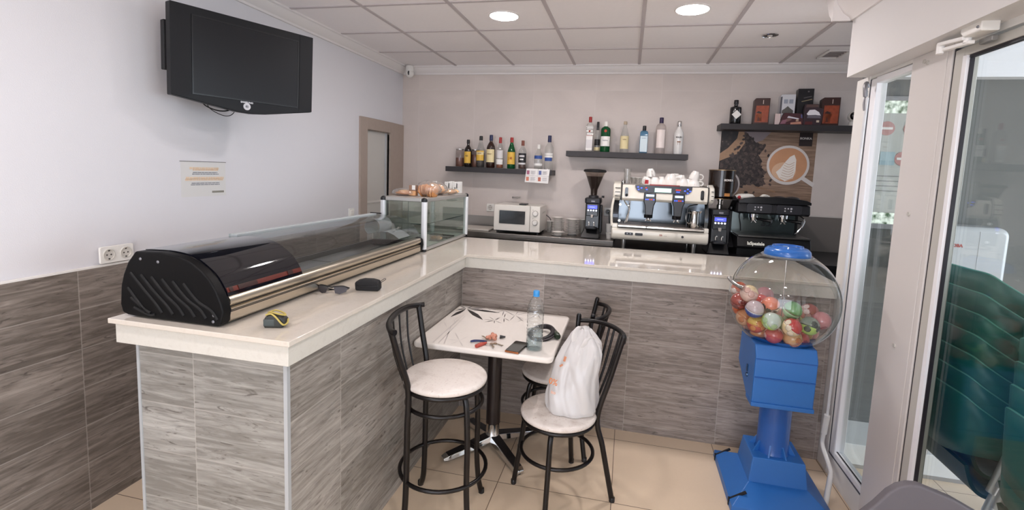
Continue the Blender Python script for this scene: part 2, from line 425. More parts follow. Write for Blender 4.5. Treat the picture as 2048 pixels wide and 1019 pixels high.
# ceiling
CH = 2.696
struct('ceiling', MB().box(-.15, 3.62, YB, .12, CH, CH + .1).box(3.62, 4.9, -1.815, .12, CH, CH + .1), mat_ceil)
tb = MB()
for k in range(8):
    x = .612 + .6 * k
    tb.box(x - .012, x + .012, YB if x < 3.5 else -1.815, -.08, CH - .006, CH)
for k in range(13):
    y = -.643 - .6 * k
    if y > YB: tb.box(.08, 3.6 if y < -1.815 else 4.9, y - .0115, y + .0115, CH - .005, CH)
struct('trim_6', tb, mat_tbar)
prof = [(0, 2.618), (.016, 2.618), (.018, 2.632), (.034, 2.640), (.056, 2.662), (.066, 2.680), (.080, 2.684), (.080, CH), (0, CH)]
struct('trim_7', MB().prism(prof, 'y', YB, 0), mat_cornice)
struct('trim_8', MB().prism([(-a, b) for a, b in prof], 'x', 0, 4.9), mat_cornice)

# beam over the glazed partition, with its own crown moulding
struct('wall_right', MB().box(3.5, 3.74, YB, -1.812, 2.238, 2.8), M('beam_paint', '#dcdad9', .65, bump=.2, bscale=300))
cp = [(0, 2.535), (-.012, 2.535), (-.02, 2.552), (-.05, 2.575), (-.08, 2.62), (-.092, 2.652), (-.115, 2.66), (-.115, CH), (0, CH)]
struct('trim_9', MB().prism([(3.5 + a, b) for a, b in cp], 'y', YB, -1.80).prism([(-1.812 - a, b) for a, b in cp], 'x', 3.40, 3.74), mat_cornice)

# narrow fixed window
w1 = sroot('window_1')
fm = MB().box(3.60, 3.665, -1.845, -1.69, 0, 2.24).box(3.602, 3.665, -2.245, -1.845, 0, .128).box(3.602, 3.665, -2.245, -1.845, 2.222, 2.24)
struct('window_frame', fm, mat_alu_white, w1, bevel=.004)
sh = MB().box(3.604, 3.655, -1.912, -1.852, .135, 2.218).box(3.604, 3.655, -2.245, -1.912, .135, .168).box(3.604, 3.655, -2.245, -1.912, 2.190, 2.218)
struct('window_sash', sh, mat_bead, w1, bevel=.004)
struct('window_gasket', MB().box(3.602, 3.61, -1.8515, -1.8455, .128, 2.22).box(3.602, 3.61, -2.245, -1.85, .1285, .1345), M('seal', '#55565c', .5), w1)
struct('window_pane', MB().box(3.628, 3.634, -2.245, -1.905, .16, 2.195), glassmat('door_glass', '#f1f4f3', .8), w1)
struct('window_bead', MB().box(3.615, 3.622, -2.245, -1.912, .165, .171), M('black_seal', '#1b1d20', .5), w1)
# wide white panel between window and door
struct('trim_10', MB().box(3.60, 3.675, -2.488, -2.238, 0, 2.238).box(3.60, 3.675, -2.523, -2.4915, 0, 2.238), M('panel_white', '#d9d5d2', .3), bevel=.003)
pn = MB()
for (yy, zz) in ((-2.335, 2.205), (-2.36, 2.195), (-2.36, 1.545), (-2.375, .95)): pn.lathe([(0, -.006), (.009, -.005), (.009, 0)], (3.60, yy, zz), 12, axis='x')
struct('trim_11', pn, mat_grey_stile)
# glazed door
d1 = sroot('door_1')
dl = MB().box(3.602, 3.655, -2.590, -2.535, .02, 2.20).box(3.602, 3.655, -3.60, -3.52, .02, 2.20).box(3.602, 3.655, -3.52, -2.590, 2.168, 2.20).box(3.602, 3.655, -3.52, -2.590, .02, .15)
struct('door_stile', dl, mat_grey_stile, d1, bevel=.004)
struct('door_bead', MB().box(3.599, 3.616, -2.612, -2.590, .15, 2.168).box(3.599, 3.616, -3.52, -2.612, .15, .166), mat_bead, d1)
struct('door_gasket', MB().box(3.610, 3.624, -2.6165, -2.612, .166, 2.168).box(3.606, 3.622, -3.52, -2.616, 2.157, 2.168).box(3.606, 3.65, -2.535, -2.524, .0, 2.21), mat_gasket, d1)
struct('door_pane', MB().box(3.632, 3.638, -3.52, -2.600, .16, 2.16), MATS['door_glass'], d1)
struct('door_frame', MB().box(3.602, 3.665, -3.68, -2.523, 2.212, 2.24).box(3.602, 3.665, -3.68, -3.605, 0, 2.212), mat_alu_white, d1, bevel=.003)
w2 = sroot('window_2')
struct('window_frame', MB().box(3.58, 3.66, -6.4, -3.68, 0, .12).box(3.58, 3.66, -6.4, -3.68, 2.16, 2.24).box(3.58, 3.66, -5.05, -4.97, .12, 2.16).box(3.58, 3.66, -6.48, -6.4, 0, 2.24), mat_alu_white, w2)
struct('window_pane', MB().box(3.618, 3.624, -6.4, -3.68, .12, 2.16), MATS['door_glass'], w2)
struct('wall_right_front', MB().box(3.58, 3.74, YB, -6.48, 0, 2.24), white_paint)
# entrance side, behind the photographer: shopfront opening
struct('wall_front', MB().box(-.15, .35, YB - .12, YB, 0, 2.8).box(3.3, 9, YB - .12, YB, 0, 2.8).box(.35, 3.3, YB - .12, YB, 2.35, 2.8), white_paint)

# glazed porch beyond the partition
struct('wall_porch', MB().prism([(3.625, -1.69), (3.665, -1.73), (3.79, -1.42), (9, -1.42), (9, -1.36), (3.77, -1.36)], 'z', 0, 2.30), M('porch_grey', '#707270', .8, var=.05, vscale=8))
struct('trim_12', MB().box(3.82, 9, -1.50, -1.37, 2.30, 2.75), M('porch_white', '#f0f1f5', .6))
struct('ceiling_porch', MB().box(3.74, 9, YB, -1.50, 2.62, 2.75), M('porch_ceiling', '#eeeef4', .7))
struct('trim_13', MB().box(3.70, 9, -1.74, -1.42, 0, .145), M('plinth_white', '#ebedec', .5), bevel=.004)
struct('trim_14', MB().box(3.70, 9, -1.742, -1.738, 0, .022), M('plinth_base', '#a3a09b', .5))

# ================================================================== BAR COUNTER
XS, XR, YF, YI, YBK, ZT = .6236, 1.3562, -3.5117, -1.7601, -.9695, 1.0929
XE = 3.598
mat_front = woodtile('wood_tile_end', -2.532, '#b4b2ac', '#7d7a74', .566)  # greyer copy of the tile; cool daylight mixed into its colours
mat_left = woodtile('wood_tile_side', .42, '#b4aea7', '#79736c', .566)
mat_inner = woodtile('wood_tile_inner', .731, '#b6aaa2', '#7d736c', .566)
quartz = speckle('quartz', '#d6cec2', '#c6bcae', .5, 420., .07, .4)
quartz_edge = speckle('quartz_edge', '#d2cfc6', '#c3beb4', .5, 420., .22)
bar = thing('bar_counter', 'L-shaped bar counter base clad in grey wood-look tile', 'bar counter', (1.0, -2.2, 0))
O = .045
obj('end_panel', MB().box(.700, 1.305, YF + O, YF + O + .02, 0, 1.001), mat_front, bar, True)
obj('side_panel', MB().box(1.291, XR - O, YF + O + .004, YI + .065, 0, 1.001), mat_left, bar, True)
obj('aisle_panel', MB().box(.70, .72, YF + O + .02, YBK - .05, 0, 1.001), mat_left, bar, True)
obj('front_panel', MB().box(XR - O - .012, XE, YI + O, YI + O + .02, 0, 1.001), mat_inner, bar, True)
obj('back_panel', MB().box(.72, XE, YBK - .06, YBK - .04, 0, 1.001), black_plastic, bar, True)
for x0, x1 in ((.692, .703), (1.3005, 1.3145)):
    obj('corner_trim', MB().box(x0, x1, YF + O - .0035, YF + O + .012, 0, 1.001), M('corner_alu', '#b4b8bb', .35, metal=.15), bar, True)
ct = thing('countertop', 'long cream quartz countertop on top of the bar counter', 'countertop', (1.0, -2.2, 1.0))
def Lpoly(i): return [(XS + i, YF + i), (XR - i, YF + i), (XR - i, YI + i), (XE, YI + i), (XE, YBK - i), (XS + i, YBK - i)]
obj('slab', MB().prism(Lpoly(0), 'z', 1.0747, ZT), quartz, ct, True, bevel=.0025)
obj('fascia', MB().prism(Lpoly(.015), 'z', 1.0023, 1.0747), quartz_edge, ct, True, bevel=.0015)

# ================================================================== CAMERA + LIGHT
cam = bpy.data.cameras.new('camera'); cam_o = bpy.data.objects.new('camera', cam); COL.objects.link(cam_o)
r_ = Vector((0.97492484, 0.2189055, 0.04002415)); u_ = Vector((-0.06203578, 0.09462116, 0.99357858)); f_ = Vector((-0.21371268, 0.97114737, -0.10582849))
m4 = Matrix((r_, u_, -f_)).transposed().to_4x4(); m4.translation = (2.38160308, -4.8109338, 1.66590366)
cam_o.matrix_world = m4
cam.sensor_width = 36; cam.sensor_fit = 'HORIZONTAL'; cam.lens = 965.1141 * 36 / 2048
cam.shift_x = -(1039.9918 - 1024) / 2048; cam.shift_y = -(509.5 - 443.9768) / 2048
cam.clip_start = .02; scene.camera = cam_o

def ceiling_spot(x, y, r, on, label):
    t = thing('ceiling_light', label, 'ceiling light', (x, y, CH))
    obj('trim_ring', MB().lathe([(r * 1.10, 0), (r * 1.10, -.004), (r, -.007), (r * .96, -.004), (r * .96, 0)], n=40), M('lamp_ring', '#e6e2e0', .4) if on else chrome, t)
    if on:
        obj('diffuser', MB().lathe([(0, -.005), (r * .97, -.005), (r * .97, -.001), (0, -.001)], n=40), M('lamp_lit', '#ffffff', .5, emit=SPOT, ecol='#fdf5f5'), t)
    else:
        obj('reflector', MB().lathe([(r * .96, -.003), (r * .55, -.002), (0, -.001)], n=32), M('lamp_dark', '#3a3636', .3, metal=.7), t)
        obj('bulb', MB().sphere((0, 0, -.004), r * .34, 16, 8, sc=(1, 1, .5)), M('bulb_glass', '#d7d2cd', .2), t)
    return t
SPOT = 108.
ceiling_spot(1.498, -1.556, .096, True, 'round lit ceiling light above the bottles of the lowest shelf, nearer the television')
ceiling_spot(2.701, -1.572, .098, True, 'round lit ceiling light above the coffee machines, nearer the beam')
ceiling_spot(3.301, -.957, .05, False, 'small unlit recessed spotlight in the ceiling near the beam')
for i, (x, y) in enumerate(((1.0, -4.2), (2.7, -4.2), (1.5, -6.4), (2.7, -6.4))):
    ceiling_spot(x, y, .096, True, ('lit round ceiling light over the left end of the counter', 'lit round ceiling light over the seating area', 'lit round ceiling light near the entrance, left', 'lit round ceiling light near the entrance, right')[i])
wd = bpy.data.worlds.new('sky'); scene.world = wd; wd.use_nodes = True
bg = wd.node_tree.nodes['Background']; bg.inputs[0].default_value = lin('#dfe8f5'); bg.inputs[1].default_value = 1.2
def area(name, loc, rot, sx, sy, power, col):
    l = bpy.data.lights.new(name, 'AREA'); l.shape = 'RECTANGLE'; l.size = sx; l.size_y = sy; l.energy = power; l.color = lin(col)[:3]
    o = bpy.data.objects.new(name, l); COL.objects.link(o); o.location = loc; o.rotation_euler = rot; return o
area('entrance_daylight', (1.8, YB + .02, 1.25), (R(90), 0, 0), 2.8, 2.1, 52, '#eef3ff')
area('passage_fill', (-.6, -.8, 2.38), (0, 0, 0), .3, .3, 9, '#fff4e6')  # added fill light, unseen; keeps the closed passage from going dark
area('porch_daylight', (8.8, -4.4, 1.6), (R(90), 0, R(90)), 5.5, 2.4, 205, '#eaf2ff')
scene.view_settings.view_transform = 'Standard'
scene.view_settings.look = 'None'
scene.view_settings.exposure = .54
scene.view_settings.gamma = 1.0
scene.cycles.use_denoising = True
scene.cycles.max_bounces = 10; scene.cycles.transparent_max_bounces = 24; scene.cycles.glossy_bounces = 5; scene.cycles.transmission_bounces = 8; scene.cycles.diffuse_bounces = 5
scene.cycles.caustics_reflective = False; scene.cycles.caustics_refractive = False
scene.cycles.sample_clamp_indirect = 6.
# ================================================================== LEFT WALL OBJECTS
# television on a swivel arm
tv = thing('television', 'large black flat-screen television tilted out from the white wall on a bracket', 'television', (.115 + .372 * .39, -2.80 + .372 * .92, 2.196), rot=(R(2.6), 0, math.atan2(.92, .39)))
hw, hh = .371, .222
outl = [(-hw, -hh), (-hw + .02, -hh - .002), (-.06, -hh - .048), (.02, -hh - .052), (.09, -hh - .046), (hw - .02, -hh - .004), (hw, -hh), (hw, hh), (-hw, hh)]
obj('housing', MB().prism(outl, 'y', -.055, -.0), M('tv_black', '#0d0d11', .45, spec=.3), tv, bevel=.004)
obj("rear_shell", MB().box(-hw + .02, hw - .02, 0, .045, -hh + .03, hh - .06), M('tv_back', '#101013', .6), tv, bevel=.012)
for s_ in (-1, 1): obj('side_grille', MB().box(s_ * hw, s_ * (hw - .082), -.0565, -.054, -hh + .002, hh - .002), M('tv_grille', '#111115', .55, spec=.3), tv)
obj('screen', MB().box(-hw + .098, hw - .095, -.0572, -.05, -hh + .022, hh - .045), M('tv_screen', '#131317', .35, spec=.3), tv)
bz = MB()
x0, x1, z0, z1 = -hw + .098, hw - .095, -hh + .022, hh - .045
bz.box(x0 - .006, x1 + .006, -.0585, -.05, z1, z1 + .006).box(x0 - .006, x1 + .006, -.0585, -.05, z0 - .006, z0).box(x0 - .006, x0, -.0585, -.05, z0, z1).box(x1, x1 + .006, -.0585, -.05, z0, z1)
obj('screen_bezel', bz, M('tv_bezel', '#0d0d10', .3), tv)
text('brand_lettering', 'SAMSUNG', .0125, M('silver_print', '#c9c9cd', .4), tv, (-.012, -.0562, -hh + .008), world=False, sx=1.15, bold=.0006)
obj('power_button', MB().lathe([(.013, -.002), (.019, -.002), (.019, .002), (.013, .002), (.013, -.002)], (-.012, -.056, -hh - .014), 28, axis='y'), MATS['silver_print'], tv)
obj('power_lamp', MB().lathe([(0, -.002), (.0085, -.002), (.0085, .002), (0, .002)], (-.012, -.056, -hh - .014), 24, axis='y').box(-.015, -.009, -.0595, -.057, -hh - .014, -hh - .008), M('silver_dim', '#8b8b90', .4), tv)
br = MB().box(0.0, .012, -2.62, -2.40, 2.09, 2.32).box(.012, .20, -2.50, -2.47, 2.17, 2.23)
obj('wall_bracket', br, black_plastic, tv, True, bevel=.002)
obj('side_plate', MB().box(-hw - .006, -hw + .02, .012, .05, -.10, .14), M('tv_back', '#101013', .6), tv, bevel=.004)
obj('cable', MB().tube(smoothpath([(-.22, .01, -hh + .02), (-.20, .0, -hh - .03), (-.13, -.01, -hh - .052), (-.06, 0, -hh - .03), (-.03, .02, -hh + .03)]), .0035, 6).tube(smoothpath([(-.20, .02, -hh + .02), (-.17, .01, -hh - .045), (-.10, .0, -hh - .075), (-.05, .01, -hh - .05), (-.04, .03, -hh + .02)]), .0022, 6), black_plastic, tv)

# notice on the wall
def lines_part(name, parent, rows, mat, at, wd=.0085):
    mb = MB()
    for (z, a, b, h) in rows:
        x = a
        while x < b:
            l = min(rnd.uniform(.010, .032), b - x); mb.box(0.0012, .0020, at + x, at + x + l, z - h / 2, z + h / 2); x += l + .003
    return obj(name, mb, mat, parent, True)
nt_ = thing('wall_notice', 'clear-sleeved white paper notice with orange and grey text taped to the white wall', 'notice', (0, -2.487, 1.54))
obj('sheet', MB().box(.0003, .0012, -2.637, -2.337, 1.447, 1.643), M('notice_paper', '#d9d8d6', .35), nt_, True)
obj('top_edge', MB().box(.0003, .003, -2.642, -2.333, 1.643, 1.6465), M('notice_edge', '#7b7777', .5), nt_, True)
for r_ in [(1.607, .055, .25, .012), (1.598, .075, .245, .009), (1.552, .03, .285, .013), (1.542, .025, .28, .010)]: lines_part('orange_heading', nt_, [r_], M('orange_print', '#dfc6ab', .6), -2.637)
for r_ in [(1.583, .075, .24, .005), (1.574, .07, .25, .005), (1.523, .065, .255, .005), (1.514, .06, .255, .005)]: lines_part('grey_text', nt_, [r_], M('grey_print', '#85888f', .6), -2.637)
obj('stamp', MB().box(.0012, .002, -2.437, -2.352, 1.465, 1.477), M('stamp_print', '#8d8a80', .6), nt_, True)

# sockets
def socket(x, y, z, axis, n, label):
    """axis 'x': plate on the left wall; 'y': on the back wall"""
    t = thing('wall_socket', label, 'socket', (x, y, z), R(90) if axis == 'x' else 0)
    w = .078 * n
    obj('plate', MB().prism(rrect(-w / 2, w / 2, -.04, .04, .008), 'y', -.011, 0), white_plastic, t, bevel=.003)
    for i in range(n):
        cx = -w / 2 + .039 + .078 * i * (w - .0) / w
        s = obj('socket_insert', MB().lathe([(.0275, -.0112), (.0265, -.0150), (.0235, -.0150), (.0225, -.0118), (0, -.0118)], (cx, 0, 0), 32, axis='y'), M('socket_white', '#cdc9c2', .45), t)
        obj('pin_holes', MB().lathe([(0, -.0126), (.0038, -.0126), (.0038, -.0116)], (cx - .0095, 0, 0), 12, axis='y').lathe([(0, -.0126), (.0038, -.0126), (.0038, -.0116)], (cx + .0095, 0, 0), 12, axis='y').box(cx - .003, cx + .003, -.0142, -.0116, .016, .023).box(cx - .003, cx + .003, -.0142, -.0116, -.023, -.016), M('hole_dark', '#4a4643', .6), s)
    return t
socket(.0125, -3.007, 1.197, 'x', 2, 'white double wall socket just above the wood-look dado beside the black case end')
socket(0, 1.003, 0, 'y', 1, 'white single wall socket left of the microwave').location = (1.003, 0, 1.276)
socket(0, 0, 0, 'y', 1, 'white wall socket with a black plug behind the left coffee grinder').location = (2.205, 0, 1.30)
sw = thing('light_switch', 'small white switch plate on the left wall above the tapas case', 'switch', (0, -.975, 1.235), R(90))
obj('plate', MB().prism(rrect(-.04, .04, -.04, .04, .006), 'y', -.009, 0), white_plastic, sw, bevel=.002)
obj('rocker', MB().box(-.026, .026, -.014, -.008, -.026, .026), white_ceramic, sw, bevel=.003)
pl = thing('power_plug', 'black mains plug with cable beside the left coffee grinder', 'plug', (2.205, -.011, 1.30))
obj('plug_body', MB().lathe([(0, -.04), (.014, -.04), (.019, -.02), (.019, 0), (0, 0)], (0, 0, 0), 16, axis='y'), black_plastic, pl)
obj('cable', MB().tube(smoothpath([(0, -.036, 0), (.012, -.06, -.02), (.02, -.06, -.09), (.03, -.05, -.15), (.08, -.06, -.19), (.15, -.07, -.205)]), .004, 6), black_plastic, pl)

# dome camera in the corner
cc = thing('security_camera', 'small white dome security camera in the ceiling corner', 'camera', (.123, -.10, 2.64))
obj('mount', MB().lathe([(0, .05), (.036, .05), (.042, .03), (.042, 0), (.034, -.012), (0, -.012)], n=28), white_ceramic, cc)
obj('head', MB().sphere((0, 0, -.028), .043, 26, 16), white_ceramic, cc)
obj('lens_window', MB().sphere((.004, -.0135, -.028), .034, 22, 14, sc=(.62, .92, .95)), black_gloss, cc)

# ================================================================== TAPAS CASE
case = thing('display_case', 'long refrigerated tapas case with black motor housing and curved clear glass on the counter', 'display case', (.86, -2.65, ZT))
cprof = [(.70, 1.097), (1.045, 1.097), (1.062, 1.105), (1.0725, 1.149), (1.062, 1.185), (1.047, 1.218), (1.02, 1.258), (.989, 1.285), (.945, 1.312), (.894, 1.328), (.82, 1.336), (.712, 1.332), (.678, 1.292), (.655, 1.245), (.643, 1.205), (.636, 1.136), (.645, 1.106), (.668, 1.099)]
end_black = M('case_end', '#030304', .5, spec=.2)
ep = obj('end_panel', MB().prism(cprof, 'y', -3.475, -3.435), end_black, case, True, bevel=.006)
vs = MB()
for i in range(6):
    a = (.725 + .045 * i, 1.285 - .004 * i); b = (.80 + .046 * i, 1.122)
    path = smoothpath([(a[0] - .035, -3.4755, a[1] - .03), (a[0] + .02, -3.4755, a[1] - .085), (b[0] - .005, -3.4755, b[1] + .03), (b[0] + .02, -3.4755, b[1])], 5)
    vs.tube(path, .0045, 6)
for i in range(3):
    vs.tube(smoothpath([(.675 + .012 * i, -3.4755, 1.20 - .035 * i), (.72 + .02 * i, -3.4755, 1.15 - .02 * i), (.75 + .02 * i, -3.4755, 1.12 - .003 * i)], 5), .0045, 6)
obj('vent_slots', vs, M('slot_black', '#020203', .7), ep, True)
for sx_, sz_ in ((.735, 1.307), (.81, 1.302), (1.035, 1.135), (1.032, 1.113)):
    obj('screw', MB().sphere((sx_, -3.4755, sz_), .0055, 12, 8, sc=(1, .5, 1)), M('screw_grey', '#7d7d82', .4, metal=.6), ep, True)
curve = smoothpath([(1.058, 0, 1.195), (1.047, 0, 1.222), (1.02, 0, 1.262), (.989, 0, 1.288), (.945, 0, 1.315), (.894, 0, 1.331), (.82, 0, 1.338), (.712, 0, 1.334)], 4)
cur2 = [(p.x, p.z) for p in curve]
hood = obj('hood', MB().strip(cur2, 'y', -3.436, -3.045, .006), M('hood_black', '#0c0d15', .05, coat=.5), case, True, smooth=60)
lab = [(p[0] + .0012, p[1] + .0008) for p in cur2[2:5]]
obj('red_band', MB().strip(lab, 'y', -3.434, -3.047, .001), M('case_red', '#5c2016', .35), hood, True, smooth=60)
def on_curve(i0, i1, y0, y1): obj('badge_mark', MB().strip([(p[0] + .003, p[1] + .002) for p in cur2[i0:i1]], 'y', y0, y1, .001), M('badge_dark', '#2d100c', .4), hood, True)
on_curve(2, 5, -3.425, -3.41); on_curve(2, 5, -3.385, -3.295); on_curve(2, 5, -3.13, -3.10)
glass_c = glassmat('case_glass', '#f6f8f8', .85)
obj('curved_glass', MB().strip(cur2[1:], 'y', -3.045, -1.85, .004), glass_c, case, True, smooth=60)
obj('back_glass', MB().box(.702, .708, -3.04, -1.85, 1.15, 1.334), glassmat('case_back', '#f3f4f4', 1.), case, True)
obj('glass_edge', MB().box(.694, .735, -3.045, -1.85, 1.329, 1.341).box(.692, .700, -3.045, -1.85, 1.295, 1.341), glassmat('edge_reflection', '#e8eeee', 1., body=.55, bcol='#dfe6e8'), case, True)  # pale body paints the bright reflection along the glass top edge
rail_m = M('case_rail', '#cdc3b2', .3, metal=1.)
obj('front_rail', MB().prism([(1.02, 1.100), (1.050, 1.100), (1.064, 1.112), (1.066, 1.150), (1.060, 1.154), (1.02, 1.154)], 'y', -3.436, -1.86), rail_m, case, True, smooth=50)
obj('rail_groove', MB().box(1.02, 1.054, -3.436, -1.86, 1.154, 1.1595), M('groove', '#2b2724', .5), case, True)
obj('top_rail', MB().prism([(1.02, 1.1595), (1.058, 1.1595), (1.0665, 1.168), (1.0675, 1.182), (1.060, 1.194), (1.02, 1.197)], 'y', -3.436, -1.86), rail_m, case, True, smooth=60)
obj('rail_ribs', MB().box(1.064, 1.0675, -3.436, -1.86, 1.140, 1.142).box(1.064, 1.0675, -3.436, -1.86, 1.145, 1.147), M('groove', '#2b2724', .5), case, True)
obj('base_tub', MB().box(.672, 1.02, -3.43, -1.86, 1.103, 1.128), M('tub_dark', '#2c2b2c', .4), case, True)
obj('tray', MB().box(.71, 1.018, -3.04, -1.87, 1.128, 1.136).box(.71, .716, -3.04, -1.87, 1.136, 1.165).box(1.012, 1.018, -3.04, -1.87, 1.136, 1.175), brushed('tray_steel', '#8f8d8b', .35, 1), case, True)
obj('tray_liner', MB().box(.72, 1.01, -3.02, -2.55, 1.136, 1.139).box(.72, 1.01, -2.53, -2.2, 1.136, 1.139), M('liner_grey', '#6a6967', .35), case, True, bevel=.001)
obj('inner_divider', MB().prism([(.72, 1.13), (1.02, 1.13), (1.04, 1.20), (1.01, 1.255), (.975, 1.285), (.93, 1.308), (.88, 1.322), (.72, 1.325)], 'y', -3.05, -3.045), M('divider_dark', '#2b2c30', .4), case, True)
fe = [(.70, 1.097), (1.045, 1.097), (1.064, 1.108), (1.0745, 1.15), (1.068, 1.19), (1.04, 1.205), (.95, 1.175), (.70, 1.165)]
obj('far_end_bumper', MB().prism(fe, 'y', -1.862, -1.832), end_black, case, True, bevel=.006)
obj('far_end_glass', MB().prism([(.712, 1.165), (.95, 1.175), (1.035, 1.2), (1.045, 1.22), (1.02, 1.258), (.989, 1.285), (.945, 1.312), (.894, 1.328), (.82, 1.335), (.712, 1.331)], 'y', -1.85, -1.845), glassmat('case_far', '#dfe4e2', 1.4, body=.05, bcol='#c5cccb'), case, True)
sp = [(.80 + .055 * math.cos(R(a)), 1.27 + .055 * math.sin(R(a))) for a in range(-40, 250, 14)]
obj('clear_scroll', MB().strip(sp, 'y', -2.02, -1.86, .003).strip([(.842, 1.235), (.87, 1.245), (.91, 1.243), (.95, 1.23), (.985, 1.205)], 'y', -2.02, -1.86, .003), glassmat('scroll', '#d9dddd', 1.8, body=.25, bcol='#e3e7e8'), case, True, smooth=60)
for yy in (-3.38, -1.95):
    for xx in (.72, 1.02): obj('foot', MB().lathe([(.014, ZT), (.016, 1.10)], (xx, yy, 0), 14), black_plastic, case, True)

# ================================================================== GLASS COUNTER CABINET
cab = thing('glass_cabinet', 'square glass countertop cabinet with silver posts and black corner caps at the counter corner', 'display cabinet', (.90, -1.36, ZT))
X0, X1, Y0, Y1, ZC = .735, 1.072, -1.806, -.912, 1.459
silver = M('post_silver', '#e6e8ea', .35, metal=.15)
P_ = .036
posts = []
for (x, y) in ((X0, Y0), (X1 - P_, Y0), (X0, Y1 - P_), (X1 - P_, Y1 - P_)):
    p_ = obj('post', MB().prism(rrect(x, x + P_, y, y + P_, .012, 4), 'z', ZT + .018, ZC - .028), silver, cab, True)
    obj('corner_cap', MB().prism(rrect(x, x + P_, y, y + P_, .012, 4), 'z', ZC - .028, ZC - .012).sphere((x + P_ / 2, y + P_ / 2, ZC - .013), .0185, 16, 10, sc=(1, 1, .75)), black_plastic, p_, True)
    obj('foot_cap', MB().prism(rrect(x + .001, x + P_ - .001, y + .001, y + P_ - .001, .012, 4), 'z', ZT, ZT + .018), black_plastic, p_, True)
for nm, z0, z1 in (('top_rail', ZC - .030, ZC - .002), ('bottom_rail', ZT + .004, ZT + .026)):
    for (a, b, c, d) in ((X0 + P_, X1 - P_, Y0 + .006, Y0 + .03), (X0 + P_, X1 - P_, Y1 - .03, Y1 - .006), (X0 + .006, X0 + .03, Y0 + P_, Y1 - P_), (X1 - .03, X1 - .006, Y0 + P_, Y1 - P_)):
        obj(nm, MB().box(a, b, c, d, z0, z1), M('rail_silver', '#b9b8b4', .35, metal=.6), cab, True, bevel=.006)
gl_cab = glassmat('cabinet_glass', '#f2f7f4', 1.0)
obj('front_glass', MB().box(X0 + P_, X1 - P_, Y0 + .016, Y0 + .020, ZT + .026, ZC - .03), gl_cab, cab, True)
obj('side_glass', MB().box(X1 - .020, X1 - .016, Y0 + P_, Y1 - P_, ZT + .026, ZC - .03), gl_cab, cab, True)
obj('side_glass', MB().box(X0 + .016, X0 + .020, Y0 + P_, Y1 - P_, ZT + .026, ZC - .03), gl_cab, cab, True)
obj('back_glass', MB().box(X0 + P_, X1 - P_, Y1 - .020, Y1 - .016, ZT + .026, ZC - .03), gl_cab, cab, True)
edge_green = M('glass_edge_green', '#2c3b38', .15)
obj('glass_shelf', MB().box(X0 + .03, X1 - .03, Y0 + .05, Y1 - .05, 1.272, 1.278), gl_cab, cab, True)
obj('shelf_edge', MB().box(X1 - .030, X1 - .028, Y0 + .05, Y1 - .05, 1.272, 1.278).box(X0 + .03, X1 - .03, Y0 + .048, Y0 + .05, 1.272, 1.278), edge_green, cab, True)
obj('inner_seam', MB().box(X1 - .05, X1 - .046, Y0 + .10, Y0 + .104, ZT + .03, ZC - .03).box(X0 + .185, X0 + .187, Y0 + .05, Y0 + .054, ZT + .03, ZC - .03).box(X1 - .03, X1 - .027, Y0 + .04, Y0 + .044, ZT + .03, ZC - .03), edge_green, cab, True)
obj('floor_plate', MB().box(X0 + .02, X1 - .02, Y0 + .02, Y1 - .02, ZT + .012, ZT + .024), M('cab_floor', '#cfd4d0', .2), cab, True)
obj('top_plate', MB().box(X0 + .03, X1 - .03, Y0 + .03, Y1 - .03, ZC - .012, ZC - .003), M('cab_top', '#bcb7b0', .3), cab, True)
obj('door_handle', MB().box(X0 - .07, X0 + .012, Y0 - .004, Y0 + .004, 1.335, 1.342), black_plastic, cab, True)

# pastries
crust = M('crust', '#c98a52', .6, var=.25, vscale=60); crumb = M('crumb', '#e0b583', .6, var=.2, vscale=50); pale_crust = M('pale_crust', '#dfa977', .6, var=.2, vscale=70)
film = glassmat('wrap_film', '#f6f4f2', 2.6, .12, body=.10, bcol='#efe9e4', wob=45.)
def film_bag(name, parent, c, sx, sy, sz, seed):
    mb = MB().sphere((0, 0, 0), 1., 18, 10)
    for i, (x, y, z) in enumerate(mb.v):
        d = 1 + .16 * noise.noise(Vector((x * 2.3 + seed, y * 2.3, z * 2.3)))
        k = 1 + .35 * max(0, abs(x) - .7)
        mb.v[i] = (c[0] + x * d * sx * k, c[1] + y * d * sy, c[2] + max(z * d, -.85) * sz)
    return obj(name, mb, film, parent, True, smooth=80)
ZP = ZC + .001
def blob(mb, c, sx, sy, sz, seed, amp=.12, fr=2.5, n=16, k=10):
    o = len(mb.v); mb.sphere((0, 0, 0), 1, n, k)
    for i in range(o, len(mb.v)):
        x, y, z = mb.v[i]; d = 1 + amp * noise.noise(Vector((x * fr + seed, y * fr, z * fr)))
        mb.v[i] = (c[0] + x * d * sx, c[1] + y * d * sy, c[2] + z * d * sz)
    return mb
t = thing('wrapped_tart', 'flat wrapped round tart at the left front of the pastries on the glass cabinet', 'pastry', (.825, -1.62, ZP), group=None)
obj('tart_base', blob(MB(), (.825, -1.62, ZP + .016), .062, .055, .015, 1), crust, t, True)
obj('filling', blob(MB(), (.825, -1.62, ZP + .026), .045, .04, .012, 2), crumb, t, True)
film_bag('wrapper', t, (.825, -1.62, ZP + .022), .085, .07, .03, 4)
t = thing('muffin_tub', 'clear tub of small cakes with a white label second from left among the pastries', 'pastry', (.895, -1.62, ZP))
obj('cake', MB().prism(rrect(.868, .922, -1.65, -1.60, .01), 'z', ZP, ZP + .036), pale_crust, t, True, bevel=.004)
obj('tub', MB().prism(rrect(.873, .925, -1.655, -1.60, .008), 'z', ZP + .037, ZP + .075), glassmat('tub_clear', '#e9d9cd', 1.3, body=.25, bcol='#c9a58f'), t, True)
obj('label', MB().box(.90, .924, -1.658, -1.655, ZP + .044, ZP + .074), M('label_white', '#f0eeea', .5), t, True)
